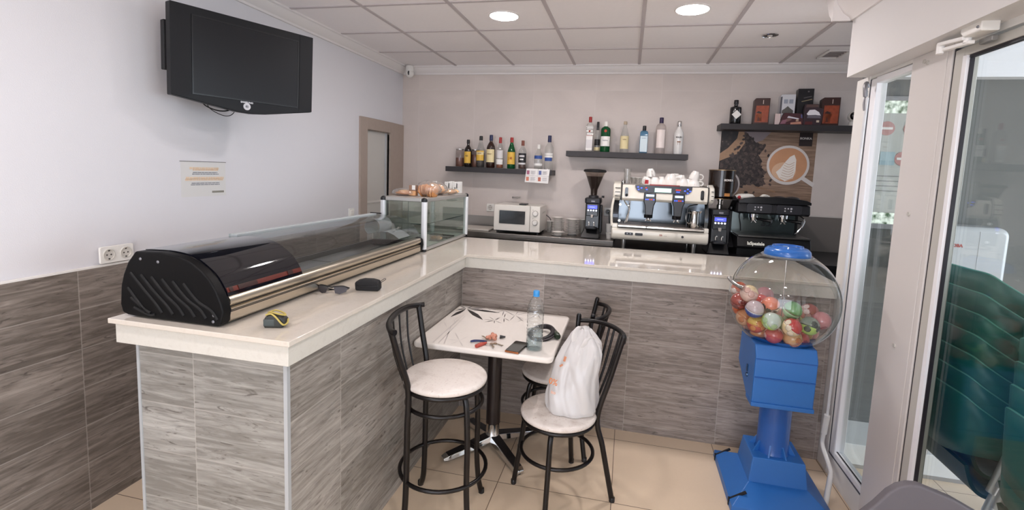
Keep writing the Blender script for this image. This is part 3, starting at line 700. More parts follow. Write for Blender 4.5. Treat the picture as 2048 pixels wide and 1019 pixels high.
t = thing('palmier_bag', 'clear bag of upright sliced pastries in the middle of the glass cabinet top', 'pastry', (.99, -1.60, ZP))
for i in range(7):
    mb = MB(); cx = .948 + .017 * i
    blob(mb, (0, 0, 0), .011, .052, .043, i * 3.1, .15, 2.)
    mb.xf(Matrix.Translation((cx, -1.60 + .01 * math.sin(i), ZP + .043 - .004 * abs(i - 2))) @ Matrix.Rotation(R(-18 + 4 * i), 4, 'Y'))
    obj('slice', mb, (crust, pale_crust)[i % 2], t, True)
film_bag('bag', t, (1.0, -1.60, ZP + .053), .085, .07, .058, 9)
t = thing('sweet_roll', 'wrapped golden sweet roll with a white tag topping the pastry heap', 'pastry', (.955, -1.36, ZP))
obj('roll', blob(MB(), (.955, -1.36, ZP + .042), .07, .06, .04, 12, .2), pale_crust, t, True)
obj('glaze', blob(MB(), (.945, -1.38, ZP + .066), .035, .03, .022, 13, .2), crumb, t, True)
obj('tag', MB().box(.935, .965, -1.372, -1.362, ZP + .088, ZP + .102), MATS['label_white'], t, True)
film_bag('wrapper', t, (.955, -1.36, ZP + .05), .09, .08, .05, 15)
t = thing('flat_pastry_pack', 'low wrapped pack of flat pastries in front of the white cartons', 'pastry', (1.0, -1.27, ZP))
for i in range(4): obj('pastry', blob(MB(), (.975 + .022 * i, -1.29 + .035 * i, ZP + .018 + .005 * (i % 2)), .036, .03, .017, 20 + i, .2), (pale_crust, crumb)[i % 2], t, True)
film_bag('wrapper', t, (1.0, -1.27, ZP + .022), .085, .075, .03, 22)
cm = M('carton_white', '#e6e6e2', .5); cd = M('carton_mark', '#33363b', .6)
for i in range(4):
    x = .915 + .032 * i
    c = thing('white_carton', ('leftmost small white carton of the row on the glass cabinet', 'second small white carton from the left on the glass cabinet', 'third small white carton from the left on the glass cabinet', 'rightmost small white carton on the glass cabinet')[i], 'carton', (x, -1.01 + .008 * i, ZP), group='small white cartons')
    obj('box', MB().box(-.0145, .0145, -.03, .03, 0, .092 + .004 * (i % 2)), cm, c, bevel=.0015)
    mk = MB()
    for k in range(5): mk.box(-.010, .010 - .003 * (k % 2), -.031, -.0301, .018 + k * .014, .020 + k * .014)
    obj('printed_lines', mk, M('carton_grey', '#b2b4b4', .6), c)
    obj('dark_mark', MB().box(-.0145 if i % 2 else .004, -.008 if i % 2 else .010, -.0315, -.0303, .010 + .03 * (i % 2), .05 + .03 * (i % 2)), cd, c)
t = thing('cake_box', 'small clear box of cakes lying inside the glass cabinet', 'pastry', (1.0, -1.42, 1.117))
obj('tray', MB().box(.95, 1.03, -1.46, -1.36, 1.117, 1.121), M('tray_black', '#2a2624', .4), t, True)
obj('cakes', blob(blob(MB(), (.972, -1.41, 1.137), .022, .035, .016, 31), (1.01, -1.41, 1.137), .022, .035, .016, 33), pale_crust, t, True)
obj('lid', MB().prism(rrect(.952, 1.028, -1.458, -1.362, .01), 'z', 1.121, 1.165), glassmat('lid_clear', '#d8d3cf', 1.6, body=.18, bcol='#8c827b'), t, True)
t = thing('black_tray', 'flat black tray lying on the cabinet floor behind the cake box', 'tray', (.98, -1.22, 1.117))
obj('dish', MB().box(.93, 1.035, -1.30, -1.14, 1.117, 1.128), black_plastic, t, True, bevel=.004)

# ================================================================== THINGS ON THE COUNTER
t = thing('tape_measure', 'black and yellow tape measure with a yellow strap near the counter end', 'tape measure', (1.215, -3.395, ZT), R(20))
obj('body', MB().prism([(-.034, 0), (.026, 0), (.036, .012), (.036, .024), (.022, .038), (-.012, .046), (-.030, .040), (-.037, .02)], 'y', -.022, .022), M('tape_black', '#23241f', .5), t, bevel=.005)
obj('grip', MB().box(-.036, .002, -.0235, .0235, .006, .032), M('tape_grey', '#3d4442', .5), t, bevel=.004)
ys = M('strap_yellow', '#b3a056', .7)
obj('strap', MB().tube(smoothpath([(-.028, -.018, .046), (-.01, -.02, .05), (.008, -.024, .038), (.03, -.026, .014), (.040, -.012, .016), (.038, .004, .026)]), [.003] * 31, 8).tube(smoothpath([(-.028, .014, .046), (-.008, .018, .052), (.018, .012, .046), (.030, .002, .040), (.016, -.010, .046), (-.012, -.008, .052), (-.028, .006, .047)]), .0032, 8), ys, t)
obj('metal_hook', MB().box(-.012, .010, -.012, .012, 0.0005, .003), steel, t)
t = thing('sunglasses', 'black wraparound sunglasses lying on the counter beside the tapas case', 'sunglasses', (1.135, -2.965, ZT), R(8))
lensm = M('lens_dark', '#2d2c33', .08, coat=.5)
for s_ in (-1, 1):
    q = [(s_ * .012, .030), (s_ * .03, .036), (s_ * .055, .034), (s_ * .07, .024), (s_ * .062, .010), (s_ * .04, .002), (s_ * .022, .006)]
    mb = MB().prism(q if s_ > 0 else q[::-1], 'y', -.002, .0015)
    for i, (x, y, z) in enumerate(mb.v): mb.v[i] = (x, y + .010 * (abs(x) / .07) ** 2 * 2 + .35 * z, z)
    obj('lens', mb, lensm, t, smooth=60)
obj('brow_bar', MB().tube(smoothpath([(-.073, .032, .026), (-.05, .020, .036), (-.02, .011, .035), (0, .010, .030), (.02, .011, .035), (.05, .020, .036), (.073, .032, .026)]), .0028, 8), black_plastic, t)
for s_ in (-1, 1): obj('temple', MB().tube(smoothpath([(s_ * .072, .032, .025), (s_ * .05, .055, .012), (-s_ * .01, .06, .006), (-s_ * .05, .05, .004)]), .0022, 6), black_plastic, t)
t = thing('pouch', 'small black zipped pouch with a loop on the counter', 'pouch', (1.245, -2.835, ZT), R(12))
mb = MB().prism([(-.054, .004), (-.048, 0), (.048, 0), (.056, .006), (.055, .036), (.046, .046), (.02, .052), (-.02, .052), (-.05, .044), (-.056, .034)], 'y', -.024, .024)
obj('body', mb, M('pouch_fabric', '#131214', .75, bump=.4, bscale=500.), t, bevel=.010, seg=3)
obj('flap_seam', MB().tube(smoothpath([(-.052, -.026, .028), (-.02, -.0295, .024), (.02, -.0295, .024), (.052, -.026, .028)]), .002, 6), black_plastic, t)
obj('loop', MB().tube(smoothpath([(.048, 0, .036), (.062, .004, .040), (.078, .006, .052), (.074, .002, .056), (.06, -.002, .046), (.050, -.002, .038)]), .0014, 6), black_plastic, t)
# ================================================================== BACK BAR
bench = thing('steel_bench', 'stainless steel back bench under the microwave and plates', 'bench', (1.5, -.22, 0))
bst = brushed('bench_steel', '#a7a19b', .3, 0)
obj('worktop', MB().box(.30, 2.283, -.445, -.007, 1.035, 1.075), bst, bench, True, bevel=.003)
obj('front_lip', MB().box(.30, 2.283, -.452, -.445, 1.022, 1.0745), brushed('lip_steel', '#c1bab2', .3, 0), bench, True, bevel=.002)
obj('cabinet', MB().box(.32, 2.27, -.43, -.02, 0, 1.035), M('bench_dark', '#211c1e', .5), bench, True)
st2 = thing('machine_stand', 'low black stand carrying the coffee machines behind the bar', 'stand', (3.2, -.4, 0))
obj('stand_top', MB().box(2.287, 4.3, -.80, -.01, 1.02, 1.05), M('stand_black', '#121114', .35), st2, True, bevel=.002)
obj('stand_body', MB().box(2.30, 4.28, -.78, -.02, 0, 1.02), black_plastic, st2, True)
t = thing('baking_sheet', 'pale flat board lying on the steel bench left of the microwave', 'board', (.95, -.28, 1.0755))
obj('board', MB().box(.78, 1.10, -.38, -.08, 1.0755, 1.090), M('board_pale', '#cfc8bf', .5), t, True, bevel=.003)

# shelves
def shelf(x0, x1, z, label):
    t = thing('wall_shelf', label, 'shelf', ((x0 + x1) / 2, 0, z - .05))
    obj('board', MB().box(x0, x1, -.205, -.001, z - .05, z), black_wood, t, True, bevel=.0015)
    return t
S1, S2, S3 = 1.683, 1.8725, 2.152
shelf(.577, 1.664, S1, 'lowest black floating shelf, left, holding brown spirits above the microwave')
shelf(1.787, 2.893, S2, 'middle black floating shelf holding gins above the coffee grinder')
shelf(3.148, 4.34, S3, 'highest black floating shelf holding gift boxes above the coffee poster')

# bottles -----------------------------------------------------------
def bglass(n, tint, body, bcol): return glassmat('bottle_' + n, tint, 1.5, .02, body=body, bcol=bcol)
G_clear = bglass('clear', '#fafbfa', .06, '#d8d8d6'); G_green = bglass('green', '#3c8a55', .45, '#1d6a3c'); G_blue = bglass('blue', '#9cc3dc', .35, '#6fa3c4')
G_frost = bglass('frost', '#efe9e6', .35, '#e2d8d4'); G_dark = M('bottle_dark', '#17100d', .08, coat=.5); G_white = M('bottle_white', '#e2e1de', .18, coat=.4); G_brown = M('bottle_brown', '#2b130c', .07, coat=.6)
L_dark = M('liq_dark', '#1d0f08', .1); L_amber = M('liq_amber', '#8a4416', .12); L_brown = M('liq_brown', '#4a2312', .12)
def shape(kind, r, h):
    if kind == 'round':   return [(r * .9, 0), (r, .008), (r, h * .60), (r * .93, h * .66), (r * .6, h * .74), (r * .36, h * .79), (r * .34, h * .93), (r * .38, h * .94), (r * .38, h * .955)]
    if kind == 'slope':   return [(r * .9, 0), (r, .008), (r, h * .52), (r * .88, h * .60), (r * .6, h * .72), (r * .38, h * .82), (r * .33, h * .93), (r * .38, h * .94), (r * .38, h * .955)]
    if kind == 'shoulder':return [(r * .92, 0), (r, .008), (r, h * .70), (r * .96, h * .755), (r * .78, h * .80), (r * .45, h * .83), (r * .32, h * .86), (r * .30, h * .94), (r * .34, h * .955)]
    if kind == 'onion':   return [(r * .82, 0), (r * .9, .01), (r * .95, h * .5), (r, h * .56), (r * .93, h * .65), (r * .6, h * .74), (r * .36, h * .80), (r * .30, h * .93), (r * .34, h * .955)]
    if kind == 'stout':   return [(r * .9, 0), (r, .01), (r, h * .62), (r * .94, h * .70), (r * .6, h * .74), (r * .34, h * .76), (r * .34, h * .93), (r * .36, h * .955)]
def bottle(name, label, x, y, z, r, h, kind, glass, cap, cap_h, labels=(), liquid=None, lev=.5, seg=24, square=False, group='bottles on the bar shelves', cat='bottle'):
    t = thing(name, label, cat, (x, y, z + .0005), group=group)
    pr = shape(kind, r, h)
    n = 4 if square else seg; rot = Matrix.Rotation(R(45), 4, 'Z') if square else Matrix()
    k = 1.28 if square else 1.
    def body(prof): 
        mb = MB().lathe([(a * (k if a > r * .55 else 1), b) for a, b in prof], n=n if square else seg)
        return mb.xf(rot)
    obj('glass', body(pr), glass, t, bevel=.006 if square else 0, smooth=45)
    if liquid:
        lp = [(max(a - .004, .002), b + .003) for a, b in pr if b < h * lev]
        ra = lp[-1][0]; lp += [(ra * .99, h * lev), (0, h * lev)]
        obj('liquid', body(lp), liquid, t, smooth=45)
    ch = cap_h * h
    obj('cap', MB().lathe([(r * .40, h - ch), (r * .42, h - ch + .004), (r * .40, h - .004), (r * .36, h), (0, h)], n=18), cap, t)
    for i, (z0, z1, lm, wd) in enumerate(labels):
        rr = r * (1.0 if not square else .91) + .0012 + .0008 * i
        mb = MB()
        if square: mb.box(-r * .8, r * .8, -rr - .001, -rr, h * z0, h * z1)
        else: mb.lathe([(rr, h * z0), (rr, h * z1)], n=14, a0=R(-90 - wd), a1=R(-90 + wd))
        obj('label', mb, lm, t)
    t['_r'] = r; return t
def lab_text(t, s, size, mat, zf, h, sx=1.): 
    r = t['_r']; o = text('label_text', s, size, mat, t, (0, -r - .0042, zf * h), world=False, bendr=r + .004, ext=.0002, sx=sx, bold=.0004); return o
yl = M('label_yellow', '#e2b64a', .5); cream = M('label_cream', '#e6d6a6', .5); wl = M('label_white', '#f0eeea', .5); pw = M('label_grey', '#d9d6d6', .5); bkl = M('label_black', '#1c1c20', .5); bl = M('label_blue', '#2f4f94', .5); lbl = M('label_lightblue', '#d6e6ec', .45)
red = M('cap_red', '#a52a28', .4); navy = M('cap_navy', '#1e2650', .4); bkc = M('cap_black', '#171417', .4); whc = M('cap_white', '#e9e6e0', .4); purple = M('cap_purple', '#2c1a44', .4); copper = M('cap_copper', '#7e4433', .4); silverc = M('cap_silver', '#b9b6b4', .25, metal=.8)
ink = M('ink_dark', '#2c2a2c', .6); inkr = M('ink_red', '#b23a25', .6); inkb = M('ink_brown', '#7a5530', .6); pink = M('label_pink', '#ece0db', .25)
def jar(x, y, label, fill):
    t = thing('glass_jar', label, 'jar', (x, y, S1 + .0005)); r, h = .043, .178
    obj('glass', MB().lathe([(r * .92, 0), (r, .008), (r, h * .86), (r * .9, h * .93), (r * .9, h * .95)], n=24), glassmat('jar_glass', '#efeceb', 1.3, body=.12, bcol='#a48d84'), t)
    obj('contents', MB().lathe([(r * .86, .004), (r * .93, .012), (r * .93, h * fill), (0, h * fill + .004)], n=20), M('jar_powder', '#7a4a38', .8, var=.2, vscale=150), t)
    obj('lid', MB().lathe([(r * .95, h * .93), (r * .97, h * .94), (r * .97, h), (0, h)], n=24), silverc, t)
jar(.690, -.10, 'glass jar half full of brown powder at the left end of the lowest shelf', .5)
jar(.848, -.07, 'glass jar with metal lid half hidden between the two leftmost dark bottles', .7)
b = bottle('liqueur_bottle', 'dark bottle with a plain yellow label and black cap beside the first glass jar', .785, -.125, S1, .038, .272, 'round', G_dark, bkc, .13, [(.14, .56, yl, 60)]); lab_text(b, '43', .026, ink, .40, .272)
b = bottle('rum_bottle', 'clear-necked dark bottle with orange and cream label, second dark bottle of the lowest shelf', .918, -.125, S1, .042, .312, 'slope', G_clear, bkc, .14, [(.22, .53, yl, 62), (.40, .49, cream, 60)], L_dark, .46); lab_text(b, 'RON', .016, inkb, .44, .312)
b = bottle('brandy_bottle', 'tallest dark brown bottle with large cream label and navy capsule on the lowest shelf', 1.022, -.12, S1, .043, .325, 'round', G_brown, navy, .17, [(.17, .56, cream, 66)]); lab_text(b, 'BRANDY', .012, inkb, .42, .325)
b = bottle('whisky_bottle', 'clear bottle with white labels, amber remains and a red cap on the lowest shelf', 1.118, -.12, S1, .036, .304, 'slope', G_clear, red, .19, [(.32, .58, pw, 64), (.12, .29, wl, 64)], L_amber, .13)
b = bottle('green_whisky_bottle', 'green whisky bottle with red cap and yellow label with two big red initials', 1.236, -.125, S1, .040, .305, 'slope', G_green, red, .16, [(.14, .53, yl, 70)], M('liq_green', '#0e2a18', .1), .5); lab_text(b, 'J B', .034, inkr, .33, .305); lab_text(b, '&', .013, ink, .33, .305)
b = bottle('coffee_liqueur_bottle', 'clear bottle with a black and white label and copper cap on the lowest shelf', 1.350, -.13, S1, .039, .278, 'round', G_clear, copper, .18, [(.18, .55, bkl, 75), (.42, .48, pw, 40), (.16, .22, pw, 60), (.31, .36, wl, 25)], L_brown, .16)
b = bottle('anise_bottle', 'short clear bottle with a blue and white label and white stopper on the lowest shelf', 1.512, -.135, S1, .041, .242, 'slope', G_clear, whc, .17, [(.43, .56, bl, 66), (.16, .25, wl, 75)])
b = bottle('vodka_bottle', 'tall clear bottle with navy cap and blue ribbon label ending the lowest shelf', 1.612, -.12, S1, .0435, .333, 'round', G_clear, navy, .19, [(.36, .42, wl, 62), (.43, .49, wl, 62), (.26, .36, bl, 48)])
# middle shelf
b = bottle('gin_bottle', 'square clear gin bottle with red cap and red print on the middle shelf', 1.996, -.13, S2, .037, .326, 'shoulder', G_clear, red, .155, [(.04, .48, wl, 60), (.10, .34, pw, 40)], square=True); text('label_text', 'BEEFEATER', .0115, inkr, b, (0, -.0385, .150), world=False); obj('red_crest', MB().lathe([(0, -.0365), (.009, -.0365), (.009, -.035)], (0, 0, .19), 14, axis='y'), inkr, b)
b = bottle('slim_gin_bottle', 'slim clear bottle with black capsule and round dark label behind the square gin bottle', 2.066, -.065, S2, .030, .288, 'slope', G_clear, bkc, .27, [(.22, .42, bkl, 55), (.05, .16, cream, 60)])
b = bottle('green_gin_bottle', 'round-shouldered green gin bottle with white label and red seal', 2.145, -.13, S2, .0455, .285, 'shoulder', G_green, whc, .16, [(.19, .51, wl, 64)], M('liq_green', '#0e2a18', .1), .6); obj('red_seal', MB().lathe([(0, -.0462), (.013, -.0462), (.013, -.044)], (0, 0, .195), 16, axis='y'), inkr, b); lab_text(b, 'Tanqueray', .0125, M('ink_grey', '#8f9296', .6), .38, .285)
b = bottle('tequila_bottle', 'clear bottle with tall cream label and pale cork cap on the middle shelf', 2.322, -.125, S2, .040, .290, 'slope', G_clear, M('cap_cork', '#b9a892', .5), .10, [(.12, .53, cream, 66)]); lab_text(b, 'Larios', .013, inkb, .42, .29)
b = bottle('blue_gin_bottle', 'pale blue square-sided gin bottle with black cap on the middle shelf', 2.497, -.13, S2, .040, .252, 'shoulder', G_blue, bkc, .17, [(.05, .62, lbl, 60)], square=True); text('label_text', 'BOMBAY', .0095, M('ink_blue', '#3f6c93', .6), b, (0, -.0405, .135), world=False)
b = bottle('frosted_gin_bottle', 'large frosted bottle with purple cap and shiny pinkish label on the middle shelf', 2.646, -.125, S2, .0455, .330, 'shoulder', G_frost, purple, .155, [(.16, .66, pink, 50)], None)
b = bottle('coconut_rum_bottle', 'opaque white bottle with a palm picture at the right end of the middle shelf', 2.806, -.125, S2, .044, .300, 'onion', G_white, silverc, .16, []); lab_text(b, 'MALIBU', .017, ink, .51, .30)
pm = MB()
for s_ in (-1, 1):
    pm.box(s_ * .008 - .0012, s_ * .008 + .0012, -.0448, -.044, .085, .108).box(s_ * .008 - .008, s_ * .008 + .008, -.0448, -.044, .108, .112).box(s_ * .008 - .005, s_ * .008 + .005, -.0448, -.044, .112, .118)
obj('palm_print', pm, M('palm_ink', '#8c5a34', .6), b)

# top shelf
t = bottle('apothecary_bottle', 'squat black apothecary bottle with a white diamond label on the highest shelf', 3.277, -.11, S3, .048, .215, 'stout', M('bottle_black', '#121214', .15, coat=.3), bkc, .16, [])
obj('diamond_label', MB().prism([(0, .045), (.040, .084), (0, .123), (-.040, .084)], 'y', -.0505, -.0495), wl, t)
def giftbox(name, label, x, y, w, d, h, col, front, rz=0, chamfer=True):
    t = thing(name, label, 'gift box', (x, y, S3 + .0005), rz)
    top = h - (.012 if chamfer else 0)
    obj('carton', MB().prism([(-w / 2, 0), (w / 2, 0), (w / 2, h), (-w / 2 + .012, h), (-w / 2, top)], 'y', -d / 2, d / 2), col, t, bevel=.0015)
    for nm, poly, mt in front:
        mb = MB().prism(poly, 'y', -d / 2 - .0012, -d / 2 - .0002); obj(nm, mb, mt, t)
    return t
bx = M('box_brown', '#3a1c14', .4); og = M('box_orange', '#9a4526', .4, var=.45, vscale=40); og2 = M('box_orange_light', '#b96a42', .4, var=.3, vscale=50); shade = M('box_shade', '#5b2416', .5)
fr_ = lambda w, h: [('orange_panel', [(-w / 2 + .012, .02), (w / 2 - .008, .02), (w / 2 - .006, h * .72), (-w / 2 + .018, h * .72)], og),
    ('horse_shape', [(-w * .30, .03), (w * .05, .03), (w * .02, h * .30), (w * .12, h * .42), (-w * .1, h * .44), (-w * .32, h * .36)], og2)]
def add_marks(t, w, d, h):
    obj('dark_shape', MB().prism([(-w * .34, h * .44), (-w * .02, h * .41), (w * .02, h * .47), (-w * .2, h * .52)], 'y', -d / 2 - .0024, -d / 2 - .0014), bx, t)
    obj('figure', MB().prism([(-w * .24, .03), (-w * .10, .03), (-w * .12, h * .26), (-w * .2, h * .30)], 'y', -d / 2 - .0024, -d / 2 - .0014), shade, t)
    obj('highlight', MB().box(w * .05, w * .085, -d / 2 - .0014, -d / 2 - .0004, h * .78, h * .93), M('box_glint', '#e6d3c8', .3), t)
t = giftbox('whisky_gift_box', 'dark brown gift box with an orange picture nearest the black apothecary bottle', 3.487, -.10, .125, .10, .228, bx, fr_(.125, .228), R(-6)); add_marks(t, .125, .10, .228)
t = giftbox('whisky_gift_box', 'dark brown gift box with an orange picture at the right end, beside the white camera', 4.03, -.10, .135, .10, .238, bx, fr_(.135, .238), R(-6)); add_marks(t, .135, .10, .238)
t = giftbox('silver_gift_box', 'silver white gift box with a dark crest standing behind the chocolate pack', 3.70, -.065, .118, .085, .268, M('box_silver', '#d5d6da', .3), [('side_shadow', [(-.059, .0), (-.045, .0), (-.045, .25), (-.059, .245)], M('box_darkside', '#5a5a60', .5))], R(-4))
for i in (0, 1): obj('text_block', MB().box(-.032 + .042 * i, .0 + .042 * i, -.0445, -.0428, .19, .225), M('box_bluegrey', '#9aa0ad', .5), t)
obj('crest', MB().prism([(-.042, .105), (.046, .105), (.046, .13), (.02, .15), (.002, .168), (-.016, .15), (-.042, .13)], 'y', -.0445, -.0428), M('crest_grey', '#5d5a55', .5), t)
t = giftbox('tall_black_box', 'tall black gift box with a slanting gold line standing behind the dark sweet pack', 3.84, -.06, .122, .085, .318, M('box_black', '#141013', .3), [('gold_line', [(-.03, .205), (.05, .225), (.05, .231), (-.03, .211)], M('gold_ink', '#a49371', .4)), ('slant_text', [(-.015, .235), (.045, .25), (.045, .257), (-.015, .242)], M('grey_ink', '#5c5658', .5)), ('emblem', [(.012, .288), (.024, .288), (.024, .300), (.012, .300)], M('grey_ink2', '#6f696b', .5))], R(-4), False)
t = thing('sweet_box', 'small pale box leaning beside the chocolate pack on the highest shelf', 'box', (3.622, -.12, S3 + .0005), R(-10))
obj('carton', MB().box(-.022, .022, -.02, .02, 0, .098), M('sweet_pale', '#d8c4c0', .5), t, bevel=.002)
obj('side_print', MB().box(-.0225, -.022, -.016, .016, .01, .09), M('sweet_dark', '#8b6e70', .5), t)
t = thing('chocolate_pack', 'low patterned maroon chocolate pack in front of the silver gift box', 'sweet pack', (3.715, -.15, S3 + .0005))
obj('carton', MB().prism([(-.088, 0), (.096, 0), (.10, .04), (.085, .098), (-.055, .102), (-.07, .05)], 'y', -.02, .02), M('choc_maroon', '#4a262b', .35), t, bevel=.003)
pk = [('chocolate', [(-.06, .035), (-.02, .06), (.01, .045), (-.03, .025)], '#7a5a55'), ('cream_swirl', [(-.03, .062), (.06, .048), (.065, .056), (-.02, .075)], '#d6d4dc'), ('wafer', [(.0, .02), (.08, .03), (.085, .008), (.0, .004)], '#c58e78'), ('hazelnut', [(.04, .03), (.062, .032), (.06, .05), (.042, .048)], '#b99a86'), ('pink_wrapper', [(-.085, .005), (-.04, .01), (-.03, .045), (-.065, .04)], '#8d5f6d'), ('blue_dots', [(.078, .06), (.09, .06), (.085, .09), (.075, .09)], '#5a5a86')]
for i, (nm, q, c) in enumerate(pk): obj(nm, MB().prism(q, 'y', -.0215 - .0003 * i, -.0195), M('choc_' + nm, c, .4), t)
t = thing('dark_sweet_pack', 'dark sweet pack with a shiny white swirl in front of the tall black box', 'sweet pack', (3.885, -.15, S3 + .0005))
obj('carton', MB().prism([(-.07, 0), (.065, 0), (.078, .14), (.04, .15), (.04, .178), (-.062, .178), (-.068, .14)], 'y', -.02, .02), M('dark_pack', '#3b2a30', .3), t, bevel=.003)
for i, (nm, q, c) in enumerate([('white_swirl', [(-.05, .095), (-.04, .085), (.02, .088), (.06, .082), (.045, .11), (.01, .132), (-.03, .128)], '#f2eef4'), ('grey_face', [(-.045, .06), (.06, .06), (.055, .085), (-.04, .085)], '#6c6670'), ('nut', [(.03, .025), (.052, .025), (.052, .043), (.03, .043)], '#cfc0ac'), ('red_panel', [(-.06, .005), (.0, .005), (.0, .03), (-.055, .03)], '#5b2526'), ('brown_top', [(-.06, .15), (.035, .152), (.035, .175), (-.055, .175)], '#5c4440')]):
    obj(nm, MB().prism(q, 'y', -.0215 - .0003 * i, -.0195), M('dp_' + nm, c, .35), t)
t = thing('small_camera', 'white round-headed indoor camera with a black face at the right end of the highest shelf', 'camera', (4.225, -.10, S3 + .0005))
obj('base', MB().lathe([(.036, 0), (.040, .01), (.034, .04), (.02, .05), (0, .05)], n=24), white_ceramic, t)
obj('head', MB().sphere((0, 0, .086), .046, 24, 14), white_ceramic, t)
obj('face', MB().sphere((-.012, -.022, .088), .034, 20, 12, sc=(.8, .85, 1)), black_gloss, t)

# card of four ads hung on the front of the lowest shelf
t = thing('price_card', 'white card with four small coloured ads hanging from the right end of the lowest shelf', 'card', (1.525, -.21, 1.56))
cardm = M('card_white', '#efedea', .5)
for i in (0, 1):
    a, b2 = (1.412, 1.527) if i == 0 else (1.529, 1.641)
    dz = -.004 * i
    pan = obj('card_panel', MB().add([(a - .012 * (1), -.215, 1.560 + dz), (b2 - .010, -.215, 1.558 + dz), (b2, -.209, 1.690), (a, -.209, 1.690)], [(0, 1, 2, 3)]), cardm, t, True)
    for k in (0, 1):
        z = 1.655 - .062 * k
        obj('ad_picture', MB().box(a - .004 * k + .006, a - .004 * k + .032, -.2165 - .0012 * k, -.2145, z - .020, z + .018), M('ad%d%d' % (i, k), ('#a4627a', '#5b6ba2', '#c67a62', '#b96a55')[i + 2 * k], .5), pan, True)
        mb = MB()
        for q in range(4): mb.box(a + .044, b2 - .022 - .006 * (q % 2), -.2165 - .0012 * k, -.2145, z + .012 - q * .009, z + .0155 - q * .009)
        obj('ad_text', mb, M('ad_grey', '#c3c0c2', .6), pan, True)
obj('cross_line', MB().box(1.407, 1.636, -.2150, -.2135, 1.622, 1.625), M('card_line', '#cfcccb', .5), t, True)

# coffee poster -----------------------------------------------------
po = thing('poster', 'coffee poster with a latte cup and spilled beans on the tiled back wall', 'poster', (3.59, 0, 1.8))
m, nt0, out = newmat('poster_wood')
g = N(nt0, 'ShaderNodeNewGeometry'); mp = N(nt0, 'ShaderNodeMapping'); mp.inputs['Rotation'].default_value = (0, R(-28), 0); mp.inputs['Scale'].default_value = (6, 1, 60); nt0.links.new(g.outputs['Position'], mp.inputs['Vector'])
n_ = N(nt0, 'ShaderNodeTexNoise', i_Scale=1., i_Detail=4.); nt0.links.new(mp.outputs[0], n_.inputs['Vector'])
rp = N(nt0, 'ShaderNodeValToRGB'); rp.color_ramp.elements[0].position = .3; rp.color_ramp.elements[0].color = lin('#77604f'); rp.color_ramp.elements[1].position = .75; rp.color_ramp.elements[1].color = lin('#a98d79'); nt0.links.new(n_.outputs[0], rp.inputs[0])
p_ = N(nt0, 'ShaderNodeBsdfPrincipled'); p_.inputs['Roughness'].default_value = .4; nt0.links.new(rp.outputs[0], p_.inputs['Base Color']); nt0.links.new(p_.outputs[0], out.inputs[0]); pwood = m
m, nt0, out = newmat('poster_beans')
g = N(nt0, 'ShaderNodeNewGeometry'); v_ = N(nt0, 'ShaderNodeTexVoronoi', i_Scale=30.); nt0.links.new(g.outputs['Position'], v_.inputs['Vector'])
rp = N(nt0, 'ShaderNodeValToRGB'); e = rp.color_ramp.elements; e[0].position = .0; e[0].color = lin('#7a6962'); e[1].position = .75; e[1].color = lin('#1b1616'); x_ = e.new(.25); x_.color = lin('#352a28'); nt0.links.new(v_.outputs['Distance'], rp.inputs[0])
p_ = N(nt0, 'ShaderNodeBsdfPrincipled'); p_.inputs['Roughness'].default_value = .45; nt0.links.new(rp.outputs[0], p_.inputs['Base Color']); nt0.links.new(p_.outputs[0], out.inputs[0]); pbeans = m
obj('sheet', MB().box(3.192, 3.992, -.003, -.0005, 1.48, 2.11), pwood, po, True)
def flat(nm, poly, lay, mt, par=po): return obj(nm, MB().prism(poly, 'y', -.003 - .0008 * lay, -.003 - .0008 * lay + .0006), mt, par, True)
flat('grey_planks', [(3.37, 2.11), (3.62, 2.11), (3.55, 2.03), (3.45, 1.99), (3.40, 2.05)], 1, M('p_plank', '#8d8184', .5))
bp_ = [(3.192, 1.86), (3.30, 1.90), (3.36, 2.03), (3.39, 2.10), (3.44, 2.06), (3.50, 2.0), (3.58, 1.985), (3.56, 1.94), (3.52, 1.90), (3.56, 1.84), (3.54, 1.80), (3.60, 1.74), (3.57, 1.70), (3.60, 1.64), (3.54, 1.60), (3.50, 1.63), (3.42, 1.62), (3.38, 1.60), (3.30, 1.66), (3.192, 1.70)]
def inside(x, z, q):
    c = False
    for i in range(len(q)):
        (x1, z1), (x2, z2) = q[i], q[i - 1]
        if (z1 > z) != (z2 > z) and x < (x2 - x1) * (z - z1) / (z2 - z1) + x1: c = not c
    return c
mb = MB().prism(bp_, 'y', -.0046, -.004)
n_b = 0; tries = 0
while n_b < 430 and tries < 9000:
    tries += 1
    x = rnd.uniform(3.19, 3.68); z = rnd.uniform(1.54, 2.11)
    if x < 3.209 or z > 2.09 or (x - 3.78) ** 2 + (z - 1.812) ** 2 < .035: continue
    if not inside(x, z, bp_) and (rnd.random() > .04 or x < 3.38): continue
    a = rnd.uniform(0, PI); d_ = rnd.uniform(.9, 1.2); y_ = -.0047 - .000002 * n_b
    q = [(x + d_ * (.015 * math.cos(k * PI / 4) * math.cos(a) - .010 * math.sin(k * PI / 4) * math.sin(a)), z + d_ * (.015 * math.cos(k * PI / 4) * math.sin(a) + .010 * math.sin(k * PI / 4) * math.cos(a))) for k in range(8)]
    mb.add([(u, y_, v) for u, v in q], [tuple(range(8))], 1 + n_b % 3)
    mb.add([(x - .009 * math.cos(a), y_ - .000001, z - .009 * math.sin(a)), (x + .0015 * math.sin(a), y_ - .000001, z - .0015 * math.cos(a)), (x + .009 * math.cos(a), y_ - .000001, z + .009 * math.sin(a)), (x - .0015 * math.sin(a), y_ - .000001, z + .0015 * math.cos(a))], [(0, 1, 2, 3)], 4)
    n_b += 1
